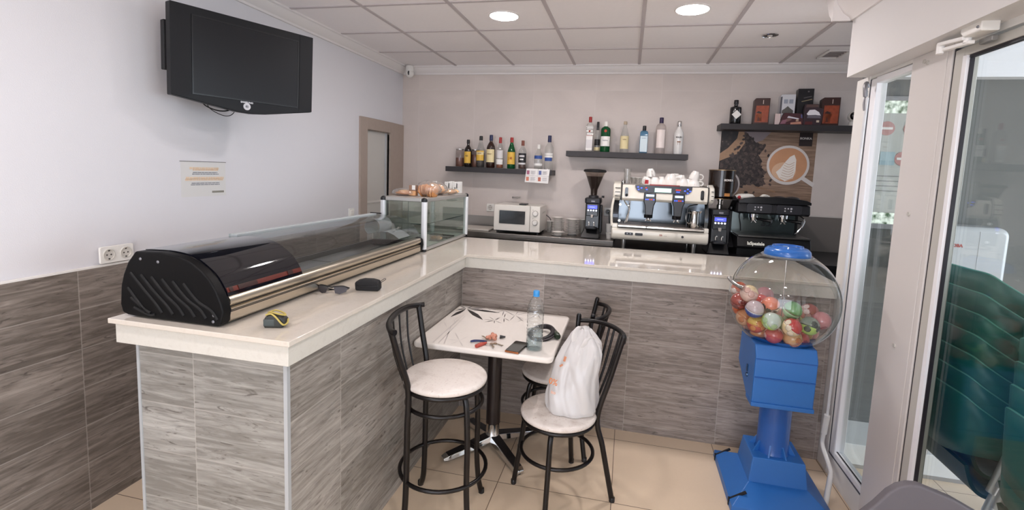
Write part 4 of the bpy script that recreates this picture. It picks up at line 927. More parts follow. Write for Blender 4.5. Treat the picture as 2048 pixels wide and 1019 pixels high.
obj('coffee_beans', mb, [pbeans, M('p_bean1', '#2a2120', .45), M('p_bean2', '#3c302d', .45), M('p_bean3', '#51433e', .4), M('p_beanline', '#151010', .5)], po, True, smooth=0, weld=False)
flat('sack', [(3.192, 1.83), (3.34, 1.90), (3.40, 2.0), (3.385, 2.11), (3.34, 2.11), (3.33, 2.04), (3.26, 1.95), (3.192, 1.90)], 3, M('p_sack', '#a8876c', .6, var=.2, vscale=60))
flat('beans_in_sack', [(3.192, 1.90), (3.26, 1.955), (3.33, 2.04), (3.34, 2.11), (3.192, 2.11)], 4, pbeans)
def ell(cx, cz, rx, rz, n=40): return [(cx + rx * math.cos(2 * PI * i / n), cz + rz * math.sin(2 * PI * i / n)) for i in range(n)]
cx, cz = 3.775, 1.812
flat('dark_cup_rim', ell(3.30, 1.62, .085, .11), 4, M('p_rim', '#b7b0ae', .4)); flat('dark_cup', ell(3.295, 1.615, .077, .10), 5, M('p_darkcup', '#4b4342', .5))
flat('cup_handle', [(cx + .12, cz - .125), (cx + .145, cz - .10), (cx + .232, cz - .155), (cx + .218, cz - .188)], 5, M('p_white', '#d8d1cd', .4))
flat('cup_rim', ell(cx, cz, .176, .176), 6, M('p_white', '#d8d1cd', .4))
flat('coffee', ell(cx, cz + .002, .156, .152), 7, M('p_coffee', '#c8946f', .4, var=.12, vscale=12))
flat('pale_foam', ell(cx - .03, cz - .055, .10, .08), 8, M('p_foam', '#dcb595', .4))
leaf = [(cx - .015, cz - .145), (cx + .05, cz - .115), (cx + .066, cz - .04), (cx + .064, cz + .05), (cx + .045, cz + .095), (cx + .01, cz + .075), (cx - .03, cz + .02), (cx - .06, cz - .03), (cx - .095, cz - .065), (cx - .065, cz - .115)]
flat('latte_leaf', leaf, 9, M('p_milk', '#f0e8df', .4))
vn = MB()
for i in range(7):
    z = cz + .04 - .022 * i
    vn.tube(smoothpath([(cx - .03 - .004 * i, -.0112, z - .018), (cx + .01, -.0112, z - .035), (cx + .05, -.0112, z - .012)], 4), .0016, 5)
obj('leaf_lines', vn, M('p_vein', '#c49a78', .5), po, True)
tg = flat('brand_tag', [(3.848, 1.985), (3.955, 1.985), (3.955, 2.11), (3.848, 2.11)], 6, M('p_tag', '#2b1f20', .4))
text('brand_lettering', 'BONKA', .026, M('p_tagwhite', '#d9d5d2', .5), po, (3.90, -.0095, 2.052), sx=1.05, bold=.0008)
text('slogan_lettering', 'BARISTA COFFEE', .020, M('p_slogan', '#a9805e', .5), po, (3.61, -.0095, 1.585), (R(90), R(14), 0), sx=1.1)

# microwave ---------------------------------------------------------
mw = thing('microwave', 'white microwave oven with two dials on the steel bench', 'microwave', (1.38, -.24, 1.0755))
wh = M('mw_white', '#e6e1d8', .35)
obj('body', MB().box(1.160, 1.603, -.40, -.06, 1.098, 1.343), wh, mw, True, bevel=.006)
obj('underside', MB().box(1.175, 1.59, -.395, -.07, 1.090, 1.099), black_plastic, mw, True)
for xx in (1.19, 1.575):
    for yy in (-.37, -.10): obj('foot', MB().lathe([(.014, 1.0755), (.014, 1.091)], (xx, yy, 0), 12), black_plastic, mw, True)
dr = obj('door', MB().box(1.160, 1.506, -.422, -.400, 1.100, 1.343), wh, mw, True, bevel=.005)
obj('window', MB().prism(rrect(1.213, 1.462, 1.166, 1.290, .006), 'y', -.4235, -.420), M('mw_window', '#16171c', .15, coat=.3), dr, True)
obj('window_frame', MB().box(1.205, 1.470, -.4228, -.4215, 1.158, 1.298), M('mw_frame', '#d8d2c8', .4), dr, True)
obj('door_seam', MB().box(1.5055, 1.5085, -.421, -.405, 1.10, 1.343), M('mw_seam', '#a9a49c', .5), mw, True)
cp_ = obj('control_panel', MB().box(1.509, 1.603, -.421, -.400, 1.100, 1.343), wh, mw, True, bevel=.005)
for zz in (1.275, 1.190):
    kn = obj('dial', MB().lathe([(0, -.437), (.019, -.437), (.021, -.425), (.023, -.421), (0, -.421)], (1.558, 0, zz), 26, axis='y'), M('mw_dial', '#efece6', .3), cp_, True)
    obj('dial_grip', MB().tbox((1.558, -.439, zz), (.006, .006, .038), Matrix.Rotation(R(25), 3, 'Y')), M('mw_dial', '#efece6', .3), kn, True)
    obj('dial_ring', MB().lathe([(.026, -.4218), (.0285, -.4222), (.0285, -.4205)], (1.558, 0, zz), 30, axis='y'), M('mw_seam', '#a9a49c', .5), cp_, True)
obj('printed_marks', MB().box(1.532, 1.540, -.4222, -.4205, 1.305, 1.309).box(1.532, 1.540, -.4222, -.4205, 1.225, 1.229), M('mw_print', '#76716a', .6), cp_, True)
obj('side_vents', MB().box(1.6032, 1.604, -.30, -.12, 1.27, 1.273).box(1.6032, 1.604, -.30, -.12, 1.28, 1.283), M('mw_seam', '#a9a49c', .5), mw, True)
obj('power_cable', MB().tube(smoothpath([(1.60, -.07, 1.24), (1.645, -.06, 1.20), (1.66, -.05, 1.13), (1.63, -.06, 1.09), (1.66, -.10, 1.082), (1.70, -.05, 1.082)]), .004, 6), black_plastic, mw, True)
t = thing('phone_holder', 'small black flat case lying on top of the microwave', 'case', (1.42, -.30, 1.3435))
obj('case', MB().prism(rrect(1.385, 1.455, -.36, -.24, .012), 'z', 1.3438, 1.356), black_plastic, t, True, bevel=.003)
obj('case_seam', MB().box(1.3845, 1.4555, -.3605, -.359, 1.349, 1.3505), M('seal', '#55565c', .5), t, True)
t = thing('wall_tap', 'grey T-handled water valve on the wall above the microwave', 'valve', (1.29, 0, 1.395))
obj('stem', MB().tube([(1.285, -.001, 1.395), (1.285, -.06, 1.395)], .009, 12), steel, t, True)
obj('handle', MB().tube([(1.255, -.062, 1.395), (1.325, -.062, 1.397)], .006, 10).sphere((1.253, -.062, 1.395), .010, 10, 8).sphere((1.327, -.062, 1.397), .009, 10, 8), steel, t, True)

# plates ------------------------------------------------------------
plm = M('plate_white', '#e4dfd9', .18, coat=.3)
def make_plate(label, x, y, z, r, group):
    t = thing('plate', label, 'plate', (x, y, z), group=group)
    obj('dish', MB().lathe([(0, .004), (r * .62, .004), (r * .68, .007), (r, .0125), (r, .0145), (r * .66, .0095), (r * .6, .0065), (0, .0065)], n=36), plm, t)
    obj('foot_ring', MB().lathe([(r * .55, 0), (r * .6, 0), (r * .62, .0045), (r * .54, .0045), (r * .55, 0)], n=28), plm, t)
    return t
p0 = make_plate('white plate in the left-hand plate stack right of the microwave', 1.745, -.20, 1.0757, .060, 'left stack of white plates')
for i in range(1, 13): dup(p0, (1.745 + rnd.uniform(-.0015, .0015), -.20, 1.0757 + i * .0122))
p1 = make_plate('white plate in the right-hand plate stack beside the coffee grinder', 1.883, -.20, 1.0757, .066, 'right stack of white plates')
for i in range(1, 12): dup(p1, (1.883 + rnd.uniform(-.0015, .0015), -.20, 1.0757 + i * .0125))
p2 = make_plate('small white saucer in the low pile in front of the plate stacks', 1.762, -.345, 1.0757, .062, 'low pile of saucers')
for i in (1, 2): dup(p2, (1.762 + .003 * i, -.345, 1.0757 + i * .0115))
for i, (x, y, h, r) in enumerate(((1.655, -.13, .11, .033), (1.965, -.06, .14, .035), (2.235, -.14, .12, .04))):
    t = thing('tumbler', ('clear glass between the microwave and the left plate stack', 'clear glass behind the right plate stack', 'white tub right of the left coffee grinder')[i], 'glass', (x, y, 1.0757))
    obj('bowl', MB().lathe([(r * .8, 0), (r, h), (r * .94, h), (r * .74, .006), (0, .006)], n=24), glassmat('tumbler_glass', '#f1f1ef', 1.5, body=.16, bcol='#d7d4d0') if i < 2 else white_ceramic, t)
    obj('rim', MB().lathe([(r * .95, h - .001), (r * 1.02, h - .001), (r * 1.02, h + .002), (r * .95, h + .002), (r * .95, h - .001)], n=24), white_ceramic, t)
t = thing('saucer_tub', 'white round tub on the bench right of the left coffee grinder', 'tub', (2.24, -.30, 1.0757))
obj('tub', MB().lathe([(.026, 0), (.033, .05), (.030, .05), (.024, .004), (0, .004)], n=24), plm, t)
obj('rim', MB().lathe([(.030, .049), (.035, .049), (.035, .053), (.030, .053), (.030, .049)], n=24), plm, t)

# grinders ----------------------------------------------------------
blue_lcd = M('lcd_blue', '#3a46d8', .3, emit=1.6, ecol='#3f47ff'); white_led = M('led_white', '#ffffff', .3, emit=3., ecol='#dfe2ff'); mblk = M('machine_black', '#131316', .3, coat=.2); mdk = M('machine_dark', '#1e1e22', .45)
def grinder(x, y, z, label, tall):
    t = thing('coffee_grinder', label, 'coffee grinder', (x, y, z))
    obj('base', MB().frustum((-.098, .082, -.135, .12), (-.066, .070, -.08, .11), .0, .085) , mblk, t, bevel=.008)
    obj('body', MB().frustum((-.066, .070, -.075, .11), (-.066, .068, -.055, .10), .08, .36), mblk, t, bevel=.012)
    obj('side_casing', MB().frustum((.066, .092, -.04, .09), (.066, .086, -.03, .08), .04, .30), mdk, t, bevel=.008)
    obj('head', MB().prism(rrect(-.074, .076, -.085, .10, .02), 'z', .315, .365), mdk, t, bevel=.008)
    fp = obj('front_panel', MB().frustum((-.056, .052, -.094, -.06), (-.056, .052, -.088, -.055), .20, .315), mblk, t, bevel=.006)
    obj('display', MB().box(-.043, .043, -.097, -.090, .268, .298), blue_lcd, fp)
    for i in range(4): obj('button', MB().lathe([(0, -.0975), (.0065, -.0975), (.0065, -.090)], (-.037 + .0245 * i, 0, .252), 14, axis='y'), white_led, fp)
    obj('display_text', MB().box(-.026, .022, -.0978, -.0965, .281, .285), M('lcd_text', '#8f97ff', .4, emit=1.5), fp)
    obj('maker_mark', MB().box(-.014, .020, -.0885, -.084, .330, .343), M('mark_grey', '#8f8f94', .4), t)
    obj('spout', MB().frustum((-.010, .010, -.105, -.075), (-.014, .014, -.095, -.07), .185, .215), steel, t, bevel=.003)
    for x_ in (-.024, .022): obj('cup_fork', MB().tube([(x_, -.125, .145), (x_, -.08, .14), (x_, -.085, .11)], .005, 8), steel, t)
    obj('drip_tray', MB().prism(rrect(-.055, .052, -.150, -.08, .018), 'z', .085, .10), mdk, t, bevel=.003)
    obj('tray_plate', MB().prism(rrect(-.030, .030, -.1515, -.085, .012), 'z', .100, .104), M('tray_grey', '#3c3f46', .3), t)
    obj('adjust_knob', MB().lathe([(0, 0), (.012, 0), (.012, .02), (0, .02)], (.088, -.03, .37), 14), mblk, t)
    if not tall:
        obj('collar', MB().lathe([(.05, .36), (.046, .385), (.034, .39)], n=24), mdk, t)
        h = obj('hopper', MB().lathe([(.030, .385), (.033, .44), (.040, .46), (.082, .575), (.094, .60), (.096, .615)], n=32), glassmat('hopper_clear', '#d9d2cc', 1.6, body=.12, bcol='#6b5f58'), t)
        obj('beans', MB().lathe([(0, .388), (.028, .388), (.031, .442), (.038, .463), (.078, .566), (0, .562)], n=28), M('bean_dark', '#2b1a15', .5, var=.4, vscale=140), h)
        obj('hopper_lid', MB().lathe([(0, .604), (.098, .604), (.106, .610), (.106, .620), (.098, .628), (.04, .634), (0, .634)], n=32), M('lid_black', '#0d0c0e', .5), t)
    else:
        obj('neck', MB().lathe([(.022, .36), (.022, .40), (.016, .405), (.016, .43), (.022, .432), (.022, .45)], n=20), steel, t)
        h = obj('hopper', MB().lathe([(.083, .452), (.102, .470), (.104, .685)], n=36), glassmat('hopper_brown', '#5e4638', 2.0, body=.35, bcol='#2a1a12'), t)
        obj('hopper_rim', MB().lathe([(.102, .684), (.107, .684), (.107, .690), (.100, .690), (.102, .684)], n=36), M('rim_brass', '#8a7355', .3, metal=.7), h)
        obj('hopper_base', MB().lathe([(.08, .450), (.088, .450), (.088, .455), (.080, .455), (.08, .450)], n=36), M('rim_brass', '#8a7355', .3, metal=.7), h)
        obj('beans', MB().lathe([(0, .455), (.078, .455), (.078, .54), (0, .545)], n=24), M('bean_dark', '#2b1a15', .5, var=.4, vscale=140), h)
        obj('feed_tube', MB().tube([(-.012, -.05, .46), (-.012, -.05, .68)], .008, 10), steel, h)
        text('hopper_lettering', 'BONKA', .023, M('lit_white', '#dcd7d2', .5), t, (.1065 * math.sin(R(22)), -.1065 * math.cos(R(22)), .605), (R(90), 0, R(22)), world=False, bold=.0008, bendr=.1065)
        obj('hopper_label', MB().lathe([(.1045, .475), (.1045, .500)], n=8, a0=R(-84), a1=R(-58)), M('tag_orange', '#b98046', .5), t)
    return t
grinder(2.072, -.22, 1.0757, 'black coffee grinder with a cone hopper of beans on the steel bench', False)
grinder(3.140, -.50, 1.0505, 'black coffee grinder with a tall smoky cylinder hopper between the two coffee machines', True)

# white coffee machine ----------------------------------------------
em = thing('espresso_machine', 'large cream two-group coffee machine with blue displays and cups on top', 'coffee machine', (2.65, -.45, 1.0505))
ew = M('machine_cream', '#e5e0d3', .22, coat=.4); epk = M('machine_panel', '#26262f', .25)
for (x, y) in ((2.372, -.66), (2.935, -.66), (2.372, -.25), (2.935, -.25)):
    obj('foot', MB().lathe([(.018, 1.0505), (.018, 1.10), (.021, 1.10), (.021, 1.13)], (x, y, 0), 18), steel, em, True)
lowp = [(-.20, 1.128), (-.705, 1.128), (-.722, 1.150), (-.722, 1.205), (-.712, 1.228), (-.20, 1.235)]
lw = obj('lower_body', MB().prism(lowp, 'x', 2.268, 3.040), ew, em, True, bevel=.014, seg=3)
for i, (x0, x1) in enumerate(((2.378, 2.446), (2.462, 2.524))):
    obj('switch_panel', MB().prism(rrect(x0, x1, 1.171, 1.193, .006), 'y', -.7245, -.720), black_plastic, lw, True)
obj('switch_dots', MB().box(2.395, 2.404, -.7255, -.7235, 1.181, 1.186).box(2.420, 2.429, -.7255, -.7235, 1.181, 1.186), M('dot_white', '#b8bac2', .4), lw, True)
text('red_lettering', 'SB', .019, M('red_print', '#b0705e', .5), em, (2.668, -.7235, 1.186), sx=1.2, bold=.0005); text('grey_lettering', 'one', .013, M('grey_print2', '#a79f95', .5), em, (2.705, -.7235, 1.183), sx=1.2)
obj('lower_knob', MB().lathe([(0, -.735), (.009, -.735), (.010, -.722), (0, -.722)], (2.838, 0, 1.184), 16, axis='y'), black_plastic, lw, True)
for x0, x1 in ((2.270, 2.318), (3.000, 3.038)): obj('corner_block', MB().box(x0, x1, -.715, -.60, 1.222, 1.262), ew, lw, True, bevel=.008)
tr_ = obj('drip_tray', MB().box(2.318, 3.0, -.735, -.40, 1.236, 1.254), brushed('tray_bright', '#cfc8bf', .18, 0), em, True, bevel=.004)
gr = MB()
for i in range(7): gr.box(2.325, 2.995, -.70 + .042 * i, -.685 + .042 * i, 1.254, 1.258)
obj('tray_grate', gr, M('grate', '#6b625c', .3, metal=.8), tr_, True)
obj('tray_split', MB().box(2.546, 2.552, -.737, -.60, 1.238, 1.2555), M('groove', '#2b2724', .5), tr_, True)
obj('mirror_back', MB().box(2.318, 3.005, -.405, -.395, 1.25, 1.47), M('mirror_steel', '#686d71', .16, metal=1.), em, True)
obj('rear_body', MB().box(2.29, 3.02, -.395, -.20, 1.23, 1.585), ew, em, True)
for x0, x1, s_ in ((2.266, 2.318, 'left'), (3.004, 3.034, 'right')):
    obj('side_column', MB().prism([(-.66, 1.25), (-.20, 1.25), (-.20, 1.48), (-.60, 1.48), (-.655, 1.40), (-.68, 1.32)], 'x', x0, x1), M('column_glass', '#3b3d42', .08, metal=.6) if s_ == 'left' else M('mirror_steel', '#686d71', .16, metal=1.), em, True, bevel=.004)
obj('column_edge', MB().tube(smoothpath([(2.268, -.70, 1.24), (2.262, -.705, 1.32), (2.264, -.70, 1.41), (2.274, -.69, 1.475)]), .010, 8), ew, em, True)
for zz in (1.285, 1.42): obj('column_light', MB().sphere((2.327, -.69, zz), .011, 14, 8), M('stud_white', '#ffffff', .2, emit=.6), em, True)
upp = [(-.20, 1.455), (-.69, 1.455), (-.712, 1.475), (-.708, 1.56), (-.690, 1.588), (-.20, 1.592)]
up = obj('upper_body', MB().prism(upp, 'x', 2.336, 3.012), ew, em, True, bevel=.006)
for x0, x1 in ((2.262, 2.330), (3.018, 3.062)):
    ck = obj('side_cheek', MB().prism([(-.22, 1.46), (-.66, 1.452), (-.70, 1.475), (-.712, 1.53), (-.69, 1.59), (-.62, 1.612), (-.22, 1.60)], 'x', x0, x1), ew, em, True, bevel=.014, seg=3)
    for k in range(3): obj('cheek_slot', MB().box(x0 + .018, x1 - .008, -.714, -.700, 1.488 + .034 * k, 1.493 + .034 * k), M('groove', '#2b2724', .5), ck, True)
obj('cheek_seam', MB().prism([(-.22, 1.458), (-.69, 1.455), (-.7135, 1.475), (-.709, 1.565), (-.69, 1.60), (-.60, 1.622), (-.22, 1.61)], 'x', 2.330, 2.336), black_plastic, em, True)
obj('cheek_seam', MB().prism([(-.22, 1.458), (-.69, 1.455), (-.7135, 1.475), (-.709, 1.565), (-.69, 1.592), (-.22, 1.60)], 'x', 3.012, 3.018), black_plastic, em, True)
for x in (2.372, 2.967):
    kb = obj('steam_lever', MB().prism(rrect(x - .0125, x + .0125, 1.488, 1.566, .012), 'y', -.7165, -.706), black_gloss, em, True)
    obj('lever_knob', MB().sphere((x + .003, -.722, 1.503), .011, 14, 10), black_plastic, kb, True)
pnl = [(2.440, 1.588)] + arc(2.495, 1.583, .055, 180, 262, 8) + arc(2.832, 1.583, .055, 278, 360, 8) + [(2.887, 1.590)]
cpn = obj('control_panel', MB().prism(pnl, 'y', -.7165, -.700), epk, em, True)
obj('menu_display', MB().box(2.596, 2.726, -.7185, -.716, 1.537, 1.571), M('lcd_green', '#bfe6d6', .3, emit=.45, ecol='#bff0dc'), cpn, True)
bd = M('blue_glow', '#3550ff', .3, emit=2.2, ecol='#2c46ff'); rd = M('red_glow', '#c03028', .4, emit=.8, ecol='#d8281c')
for i, (x, z, m_) in enumerate(((2.463, 1.572, 0), (2.490, 1.566, 0), (2.468, 1.552, 0), (2.533, 1.555, 0), (2.772, 1.545, 0), (2.786, 1.545, 0), (2.832, 1.556, 0), (2.853, 1.540, 0), (2.853, 1.570, 0), (2.872, 1.556, 0), (2.527, 1.569, 1))):
    obj('lit_button', MB().box(x - .006, x + .006, -.7185, -.716, z - .004, z + .004), rd if m_ else bd, cpn, True)
obj('red_text', MB().box(2.760, 2.800, -.7185, -.716, 1.558, 1.565), rd, cpn, True)
rs = M('red_strip', '#8c2a28', .4)
obj('red_stripe', MB().box(2.555, 2.79, -.712, -.680, 1.588, 1.599), rs, em, True)
for gx in (2.561, 2.786):
    gp = [(gx - .047, 1.53), (gx + .047, 1.53), (gx + .048, 1.455), (gx + .036, 1.425), (gx + .030, 1.345), (gx - .030, 1.345), (gx - .036, 1.425), (gx - .048, 1.455)]
    g_ = obj('group_head', MB().prism(gp, 'y', -.745, -.60), mblk, em, True, bevel=.008)
    obj('group_display', MB().box(gx - .030, gx + .032, -.7475, -.744, 1.500, 1.516), M('lcd_pale', '#cfe0ff', .3, emit=1.1, ecol='#b9d2ff'), g_, True)
    for k in range(5): obj('group_button', MB().box(gx - .034 + .015 * k, gx - .024 + .015 * k, -.7475, -.744, 1.472, 1.479), rd if k in (2, 3) else bd, g_, True)
    obj('portafilter', MB().lathe([(.034, 1.318), (.036, 1.345), (.030, 1.346)], (gx, -.66, 0), 22).tube([(gx, -.69, 1.33), (gx - .004, -.80, 1.318)], .0125, 12), black_plastic, g_, True)
    obj('twin_spout', MB().tube(smoothpath([(gx - .022, -.67, 1.293), (gx - .012, -.67, 1.31), (gx, -.67, 1.322), (gx + .012, -.67, 1.31), (gx + .022, -.67, 1.293)]), .006, 8), chrome, g_, True)
    obj('handle_cap', MB().sphere((gx - .004, -.803, 1.318), .0125, 14, 8), chrome, g_, True)
obj('steam_wand', MB().tube(smoothpath([(2.36, -.68, 1.452), (2.375, -.72, 1.43), (2.40, -.735, 1.405), (2.405, -.735, 1.39)]), .006, 8).tube(smoothpath([(2.405, -.735, 1.392), (2.390, -.73, 1.33), (2.376, -.72, 1.268)]), .006, 8), chrome, em, True)
obj('hot_water_pipe', MB().tube([(2.405, -.69, 1.455), (2.395, -.69, 1.30), (2.385, -.69, 1.275)], .006, 8), chrome, em, True)
obj('right_wand', MB().tube(smoothpath([(2.94, -.68, 1.452), (2.90, -.70, 1.445), (2.868, -.71, 1.43), (2.862, -.71, 1.37), (2.862, -.71, 1.27)]), .005, 8), black_plastic, em, True)
for x in (2.34, 3.01): obj('cup_rail', MB().tube([(x, -.67, 1.592), (x, -.67, 1.610), (x, -.22, 1.610)], .004, 8), chrome, em, True)
jg = thing('milk_jug', 'steel milk jug standing on the drip tray of the cream coffee machine', 'jug', (2.925, -.66, 1.2585))
obj('jug_body', MB().lathe([(.040, 0), (.042, .004), (.041, .06), (.038, .11), (.042, .134), (.039, .134), (.035, .11), (.038, .06), (.038, .006), (0, .006)], n=32), M('jug_steel', '#c9c6c2', .14, metal=1.), jg)
obj('jug_handle', MB().tube(smoothpath([(-.036, -.018, .12), (-.065, -.03, .115), (-.068, -.032, .06), (-.040, -.02, .03)]), .0045, 8), steel, jg)
obj('spout_lip', MB().frustum((.030, .044, -.012, .012), (.036, .056, -.004, .004), .118, .138), M('jug_steel', '#c9c6c2', .14, metal=1.), jg)

# cups ---------------------------------------------------------------
ZM = 1.5935
redp = M('cup_red', '#a3202a', .3)
def make_cup(name, label, r, h, red_=False):
    r *= 1.22; h *= 1.25
    t = thing(name, label, 'cup', (0, 0, 0), group='cups on the cream coffee machine')
    obj('bowl', MB().lathe([(0, .0), (r * .55, .0), (r * .58, .004), (r * .82, h * .3), (r * .96, h * .65), (r, h), (r * .94, h), (r * .88, h * .6), (r * .72, h * .28), (0, h * .12)], n=28), white_ceramic, t)
    obj('handle', MB().tube(smoothpath([(r * .90, 0, h * .80), (r * 1.35, 0, h * .82), (r * 1.55, 0, h * .55), (r * 1.3, 0, h * .28), (r * .78, 0, h * .28)]), r * .12, 8), white_ceramic, t)
    if red_: obj('red_patch', MB().lathe([(r * .845, h * .32), (r * .975, h * .65), (r * 1.008, h * .92)], n=8, a0=R(-130), a1=R(-70)), redp, t)
    return t
def put_cup(t, x, y, z, flip=True, rz=0., tilt=(0, 0), h=.06):
    h *= 1.25
    e = (__import__('mathutils').Euler((tilt[0], tilt[1], rz))).to_matrix().to_4x4()
    mt = Matrix.Translation((x, y, z)) @ e
    if flip: mt = mt @ Matrix.Translation((0, 0, h)) @ Matrix.Rotation(PI, 4, 'X')
    t.location = mt.to_translation(); t.rotation_euler = mt.to_euler(); WM[t] = mt; return t
def X(zx): return 2.337 + ((zx / 10.19 + 1240) - 1245.4) / 170.6 * .671
t = thing('tall_glass', 'tall clear glass at the left end of the cups on the cream coffee machine', 'glass', (X(140), -.55, ZM))
obj('bowl', MB().lathe([(.026, 0), (.030, .125), (.028, .125), (.024, .006), (0, .006)], n=24), glassmat('tall_glass', '#eeeeec', 1.6, body=.14, bcol='#d9d6d3'), t)
obj('thick_base', MB().lathe([(.0, .001), (.0235, .001), (.0235, .012), (0, .012)], n=20), glassmat('glass_base', '#dcdcda', 1.6, body=.25, bcol='#e8e8e6'), t)
for i, (zx, y) in enumerate(((285, -.52), (385, -.60), (450, -.50))):
    t = thing('coffee_glass', ('small clear coffee glass next to the tall glass on the cream machine', 'small clear coffee glass nearest the front edge of the cream machine', 'small clear coffee glass beside the red-marked cup on the cream machine')[i], 'glass', (X(zx), y, ZM))
    obj('bowl', MB().lathe([(.021, 0), (.027, .055), (.0255, .055), (.019, .005), (0, .005)], n=24), glassmat('tall_glass', '#eeeeec', 1.6), t)
    obj('rim', MB().lathe([(.0255, .0545), (.0275, .0545), (.0275, .0565), (.0255, .0565), (.0255, .0545)], n=24), white_ceramic, t)
put_cup(make_cup('espresso_cup', 'small espresso cup with a red patch second in from the glasses, tilted', .030, .052, True), X(545), -.52, ZM + .002, True, R(-60), h=.052)
put_cup(make_cup('espresso_cup', 'small espresso cup lying low at the front beside the red-marked one', .027, .046, True), X(580), -.62, ZM + .001, True, R(150), h=.046)
put_cup(make_cup('espresso_cup', 'white cup perched on top of the others, its round handle towards the room', .033, .055), X(655), -.50, ZM + .068, True, R(-75), (R(8), 0), h=.055)
put_cup(make_cup('espresso_cup', 'upturned white cup under the perched one at the rear', .032, .052), X(668), -.49, ZM + .001, True, R(100), h=.052)
put_cup(make_cup('espresso_cup', 'upturned white cup with its handle to the right in the front row centre-left', .036, .05), X(735), -.60, ZM + .001, True, R(0), h=.05)
put_cup(make_cup('espresso_cup', 'small upturned cup in the middle of the front row left of the big cup', .027, .043), X(875), -.61, ZM + .001, True, R(20), h=.043)
put_cup(make_cup('espresso_cup', 'cup with a red patch behind the middle of the row, left of the big cup', .031, .056, True), X(885), -.49, ZM + .001, True, R(60), h=.056)
put_cup(make_cup('breakfast_cup', 'biggest upturned white cup in the middle of the row on the cream machine', .048, .076), X(1060), -.60, ZM + .001, True, R(-30), h=.076)
put_cup(make_cup('breakfast_cup', 'large upturned white cup behind and right of the biggest cup', .045, .080), X(1165), -.49, ZM + .001, True, R(40), h=.080)
put_cup(make_cup('breakfast_cup', 'rounded upturned white cup in the front row right of the biggest cup', .042, .050), X(1300), -.61, ZM + .001, True, R(80), h=.05)
put_cup(make_cup('breakfast_cup', 'upturned white cup directly behind the rounded front cup', .037, .072), X(1295), -.51, ZM + .001, True, R(110), h=.072)
put_cup(make_cup('espresso_cup', 'small tilted cup with a dark spoon handle left of the right-hand red cup', .028, .046), X(1420), -.50, ZM + .002, True, R(200), h=.046)
put_cup(make_cup('espresso_cup', 'upturned white cup at the front right corner of the cream machine', .040, .044), X(1530), -.62, ZM + .001, True, R(10), h=.044)
put_cup(make_cup('espresso_cup', 'white cup with a large red patch stacked at the right end of the cream machine', .036, .058, True), X(1550), -.53, ZM + .056, True, R(-10), (0, R(12)), h=.058)
put_cup(make_cup('espresso_cup', 'small upturned cup half hidden behind the perched cup and the big cup', .028, .05), X(800), -.44, ZM + .001, True, R(130), h=.05)
put_cup(make_cup('espresso_cup', 'upturned cup between the rounded front cup and the front right corner cup', .030, .046), X(1420), -.60, ZM + .001, True, R(70), h=.046)
put_cup(make_cup('espresso_cup', 'rear cup at the far right whose ring handle faces right', .034, .05), X(1590), -.45, ZM + .001, True, R(0), h=.05)

# black coffee machine ------------------------------------------------
bm_ = thing('espresso_machine', 'black two-group coffee machine with white lettering behind the capsule globe', 'coffee machine', (3.53, -.42, 1.0505))
obj('plinth', MB().box(3.29, 3.80, -.56, -.20, 1.0505, 1.11), black_plastic, bm_, True)
lo = obj('lower_body', MB().prism([(-.20, 1.108), (-.61, 1.108), (-.625, 1.13), (-.60, 1.205), (-.20, 1.215)], 'x', 3.278, 3.822), M('lo_black', '#1a1a1c', .3, coat=.2), bm_, True, bevel=.004)
text('white_lettering', 'laSpaziale', .036, M('letter_white', '#d9d9cf', .5, emit=.15), bm_, (3.418, -.6185, 1.156), (R(76), 0, 0), sx=.95, bold=.0012)
obj('tray_edge', MB().box(3.282, 3.82, -.615, -.30, 1.208, 1.220), M('edge_steel', '#6d6c6a', .3, metal=.8), bm_, True, bevel=.002)
obj('splash_plate', MB().box(3.262, 3.765, -.37, -.36, 1.215, 1.40), M('splash_steel', '#7f8a8b', .16, metal=1.), bm_, True)
text('chrome_lettering', 'S2', .060, M('s2_dark', '#25282a', .3), bm_, (3.545, -.372, 1.300), sx=1.5, shear=.2, bold=.002)
obj('rear_body', MB().box(3.262, 3.79, -.36, -.18, 1.20, 1.50), mblk, bm_, True)
obj('side_panel', MB().prism([(-.58, 1.11), (-.18, 1.11), (-.18, 1.53), (-.50, 1.53), (-.58, 1.50), (-.42, 1.40), (-.42, 1.22)], 'x', 3.222, 3.262), black_plastic, bm_, True, bevel=.006)
ub = obj('upper_body', MB().prism([(-.18, 1.395), (-.60, 1.395), (-.625, 1.41), (-.61, 1.48), (-.18, 1.50)], 'x', 3.262, 3.792), mdk, bm_, True, bevel=.006)
for x0 in (3.325, 3.545):
    k_ = obj('keypad', MB().prism(rrect(x0, x0 + .185, 1.408, 1.478, .014), 'y', -.6265, -.600), M('keypad_dark', '#2c2c31', .35), ub, True)
    for i in range(5): obj('key', MB().lathe([(0, -.6285), (.0055 if i != 2 else .008, -.6285), (.0055, -.6265)], (x0 + .062 + .022 * (i % 3 if i < 3 else (i - 3) * 2), 0, 1.452 if i < 3 else 1.432), 12, axis='y'), M('key_white', '#c2c2c6', .4), k_, True)
tp = [(3.262, 1.500), (3.30, 1.520), (3.40, 1.535), (3.53, 1.540), (3.66, 1.536), (3.76, 1.520), (3.792, 1.505)]
obj('top_rail', MB().prism(tp + [(3.792, 1.485), (3.262, 1.480)], 'y', -.63, -.60), mblk, bm_, True, bevel=.003)
obj('top_plate', MB().box(3.27, 3.785, -.60, -.19, 1.488, 1.503), mdk, bm_, True)
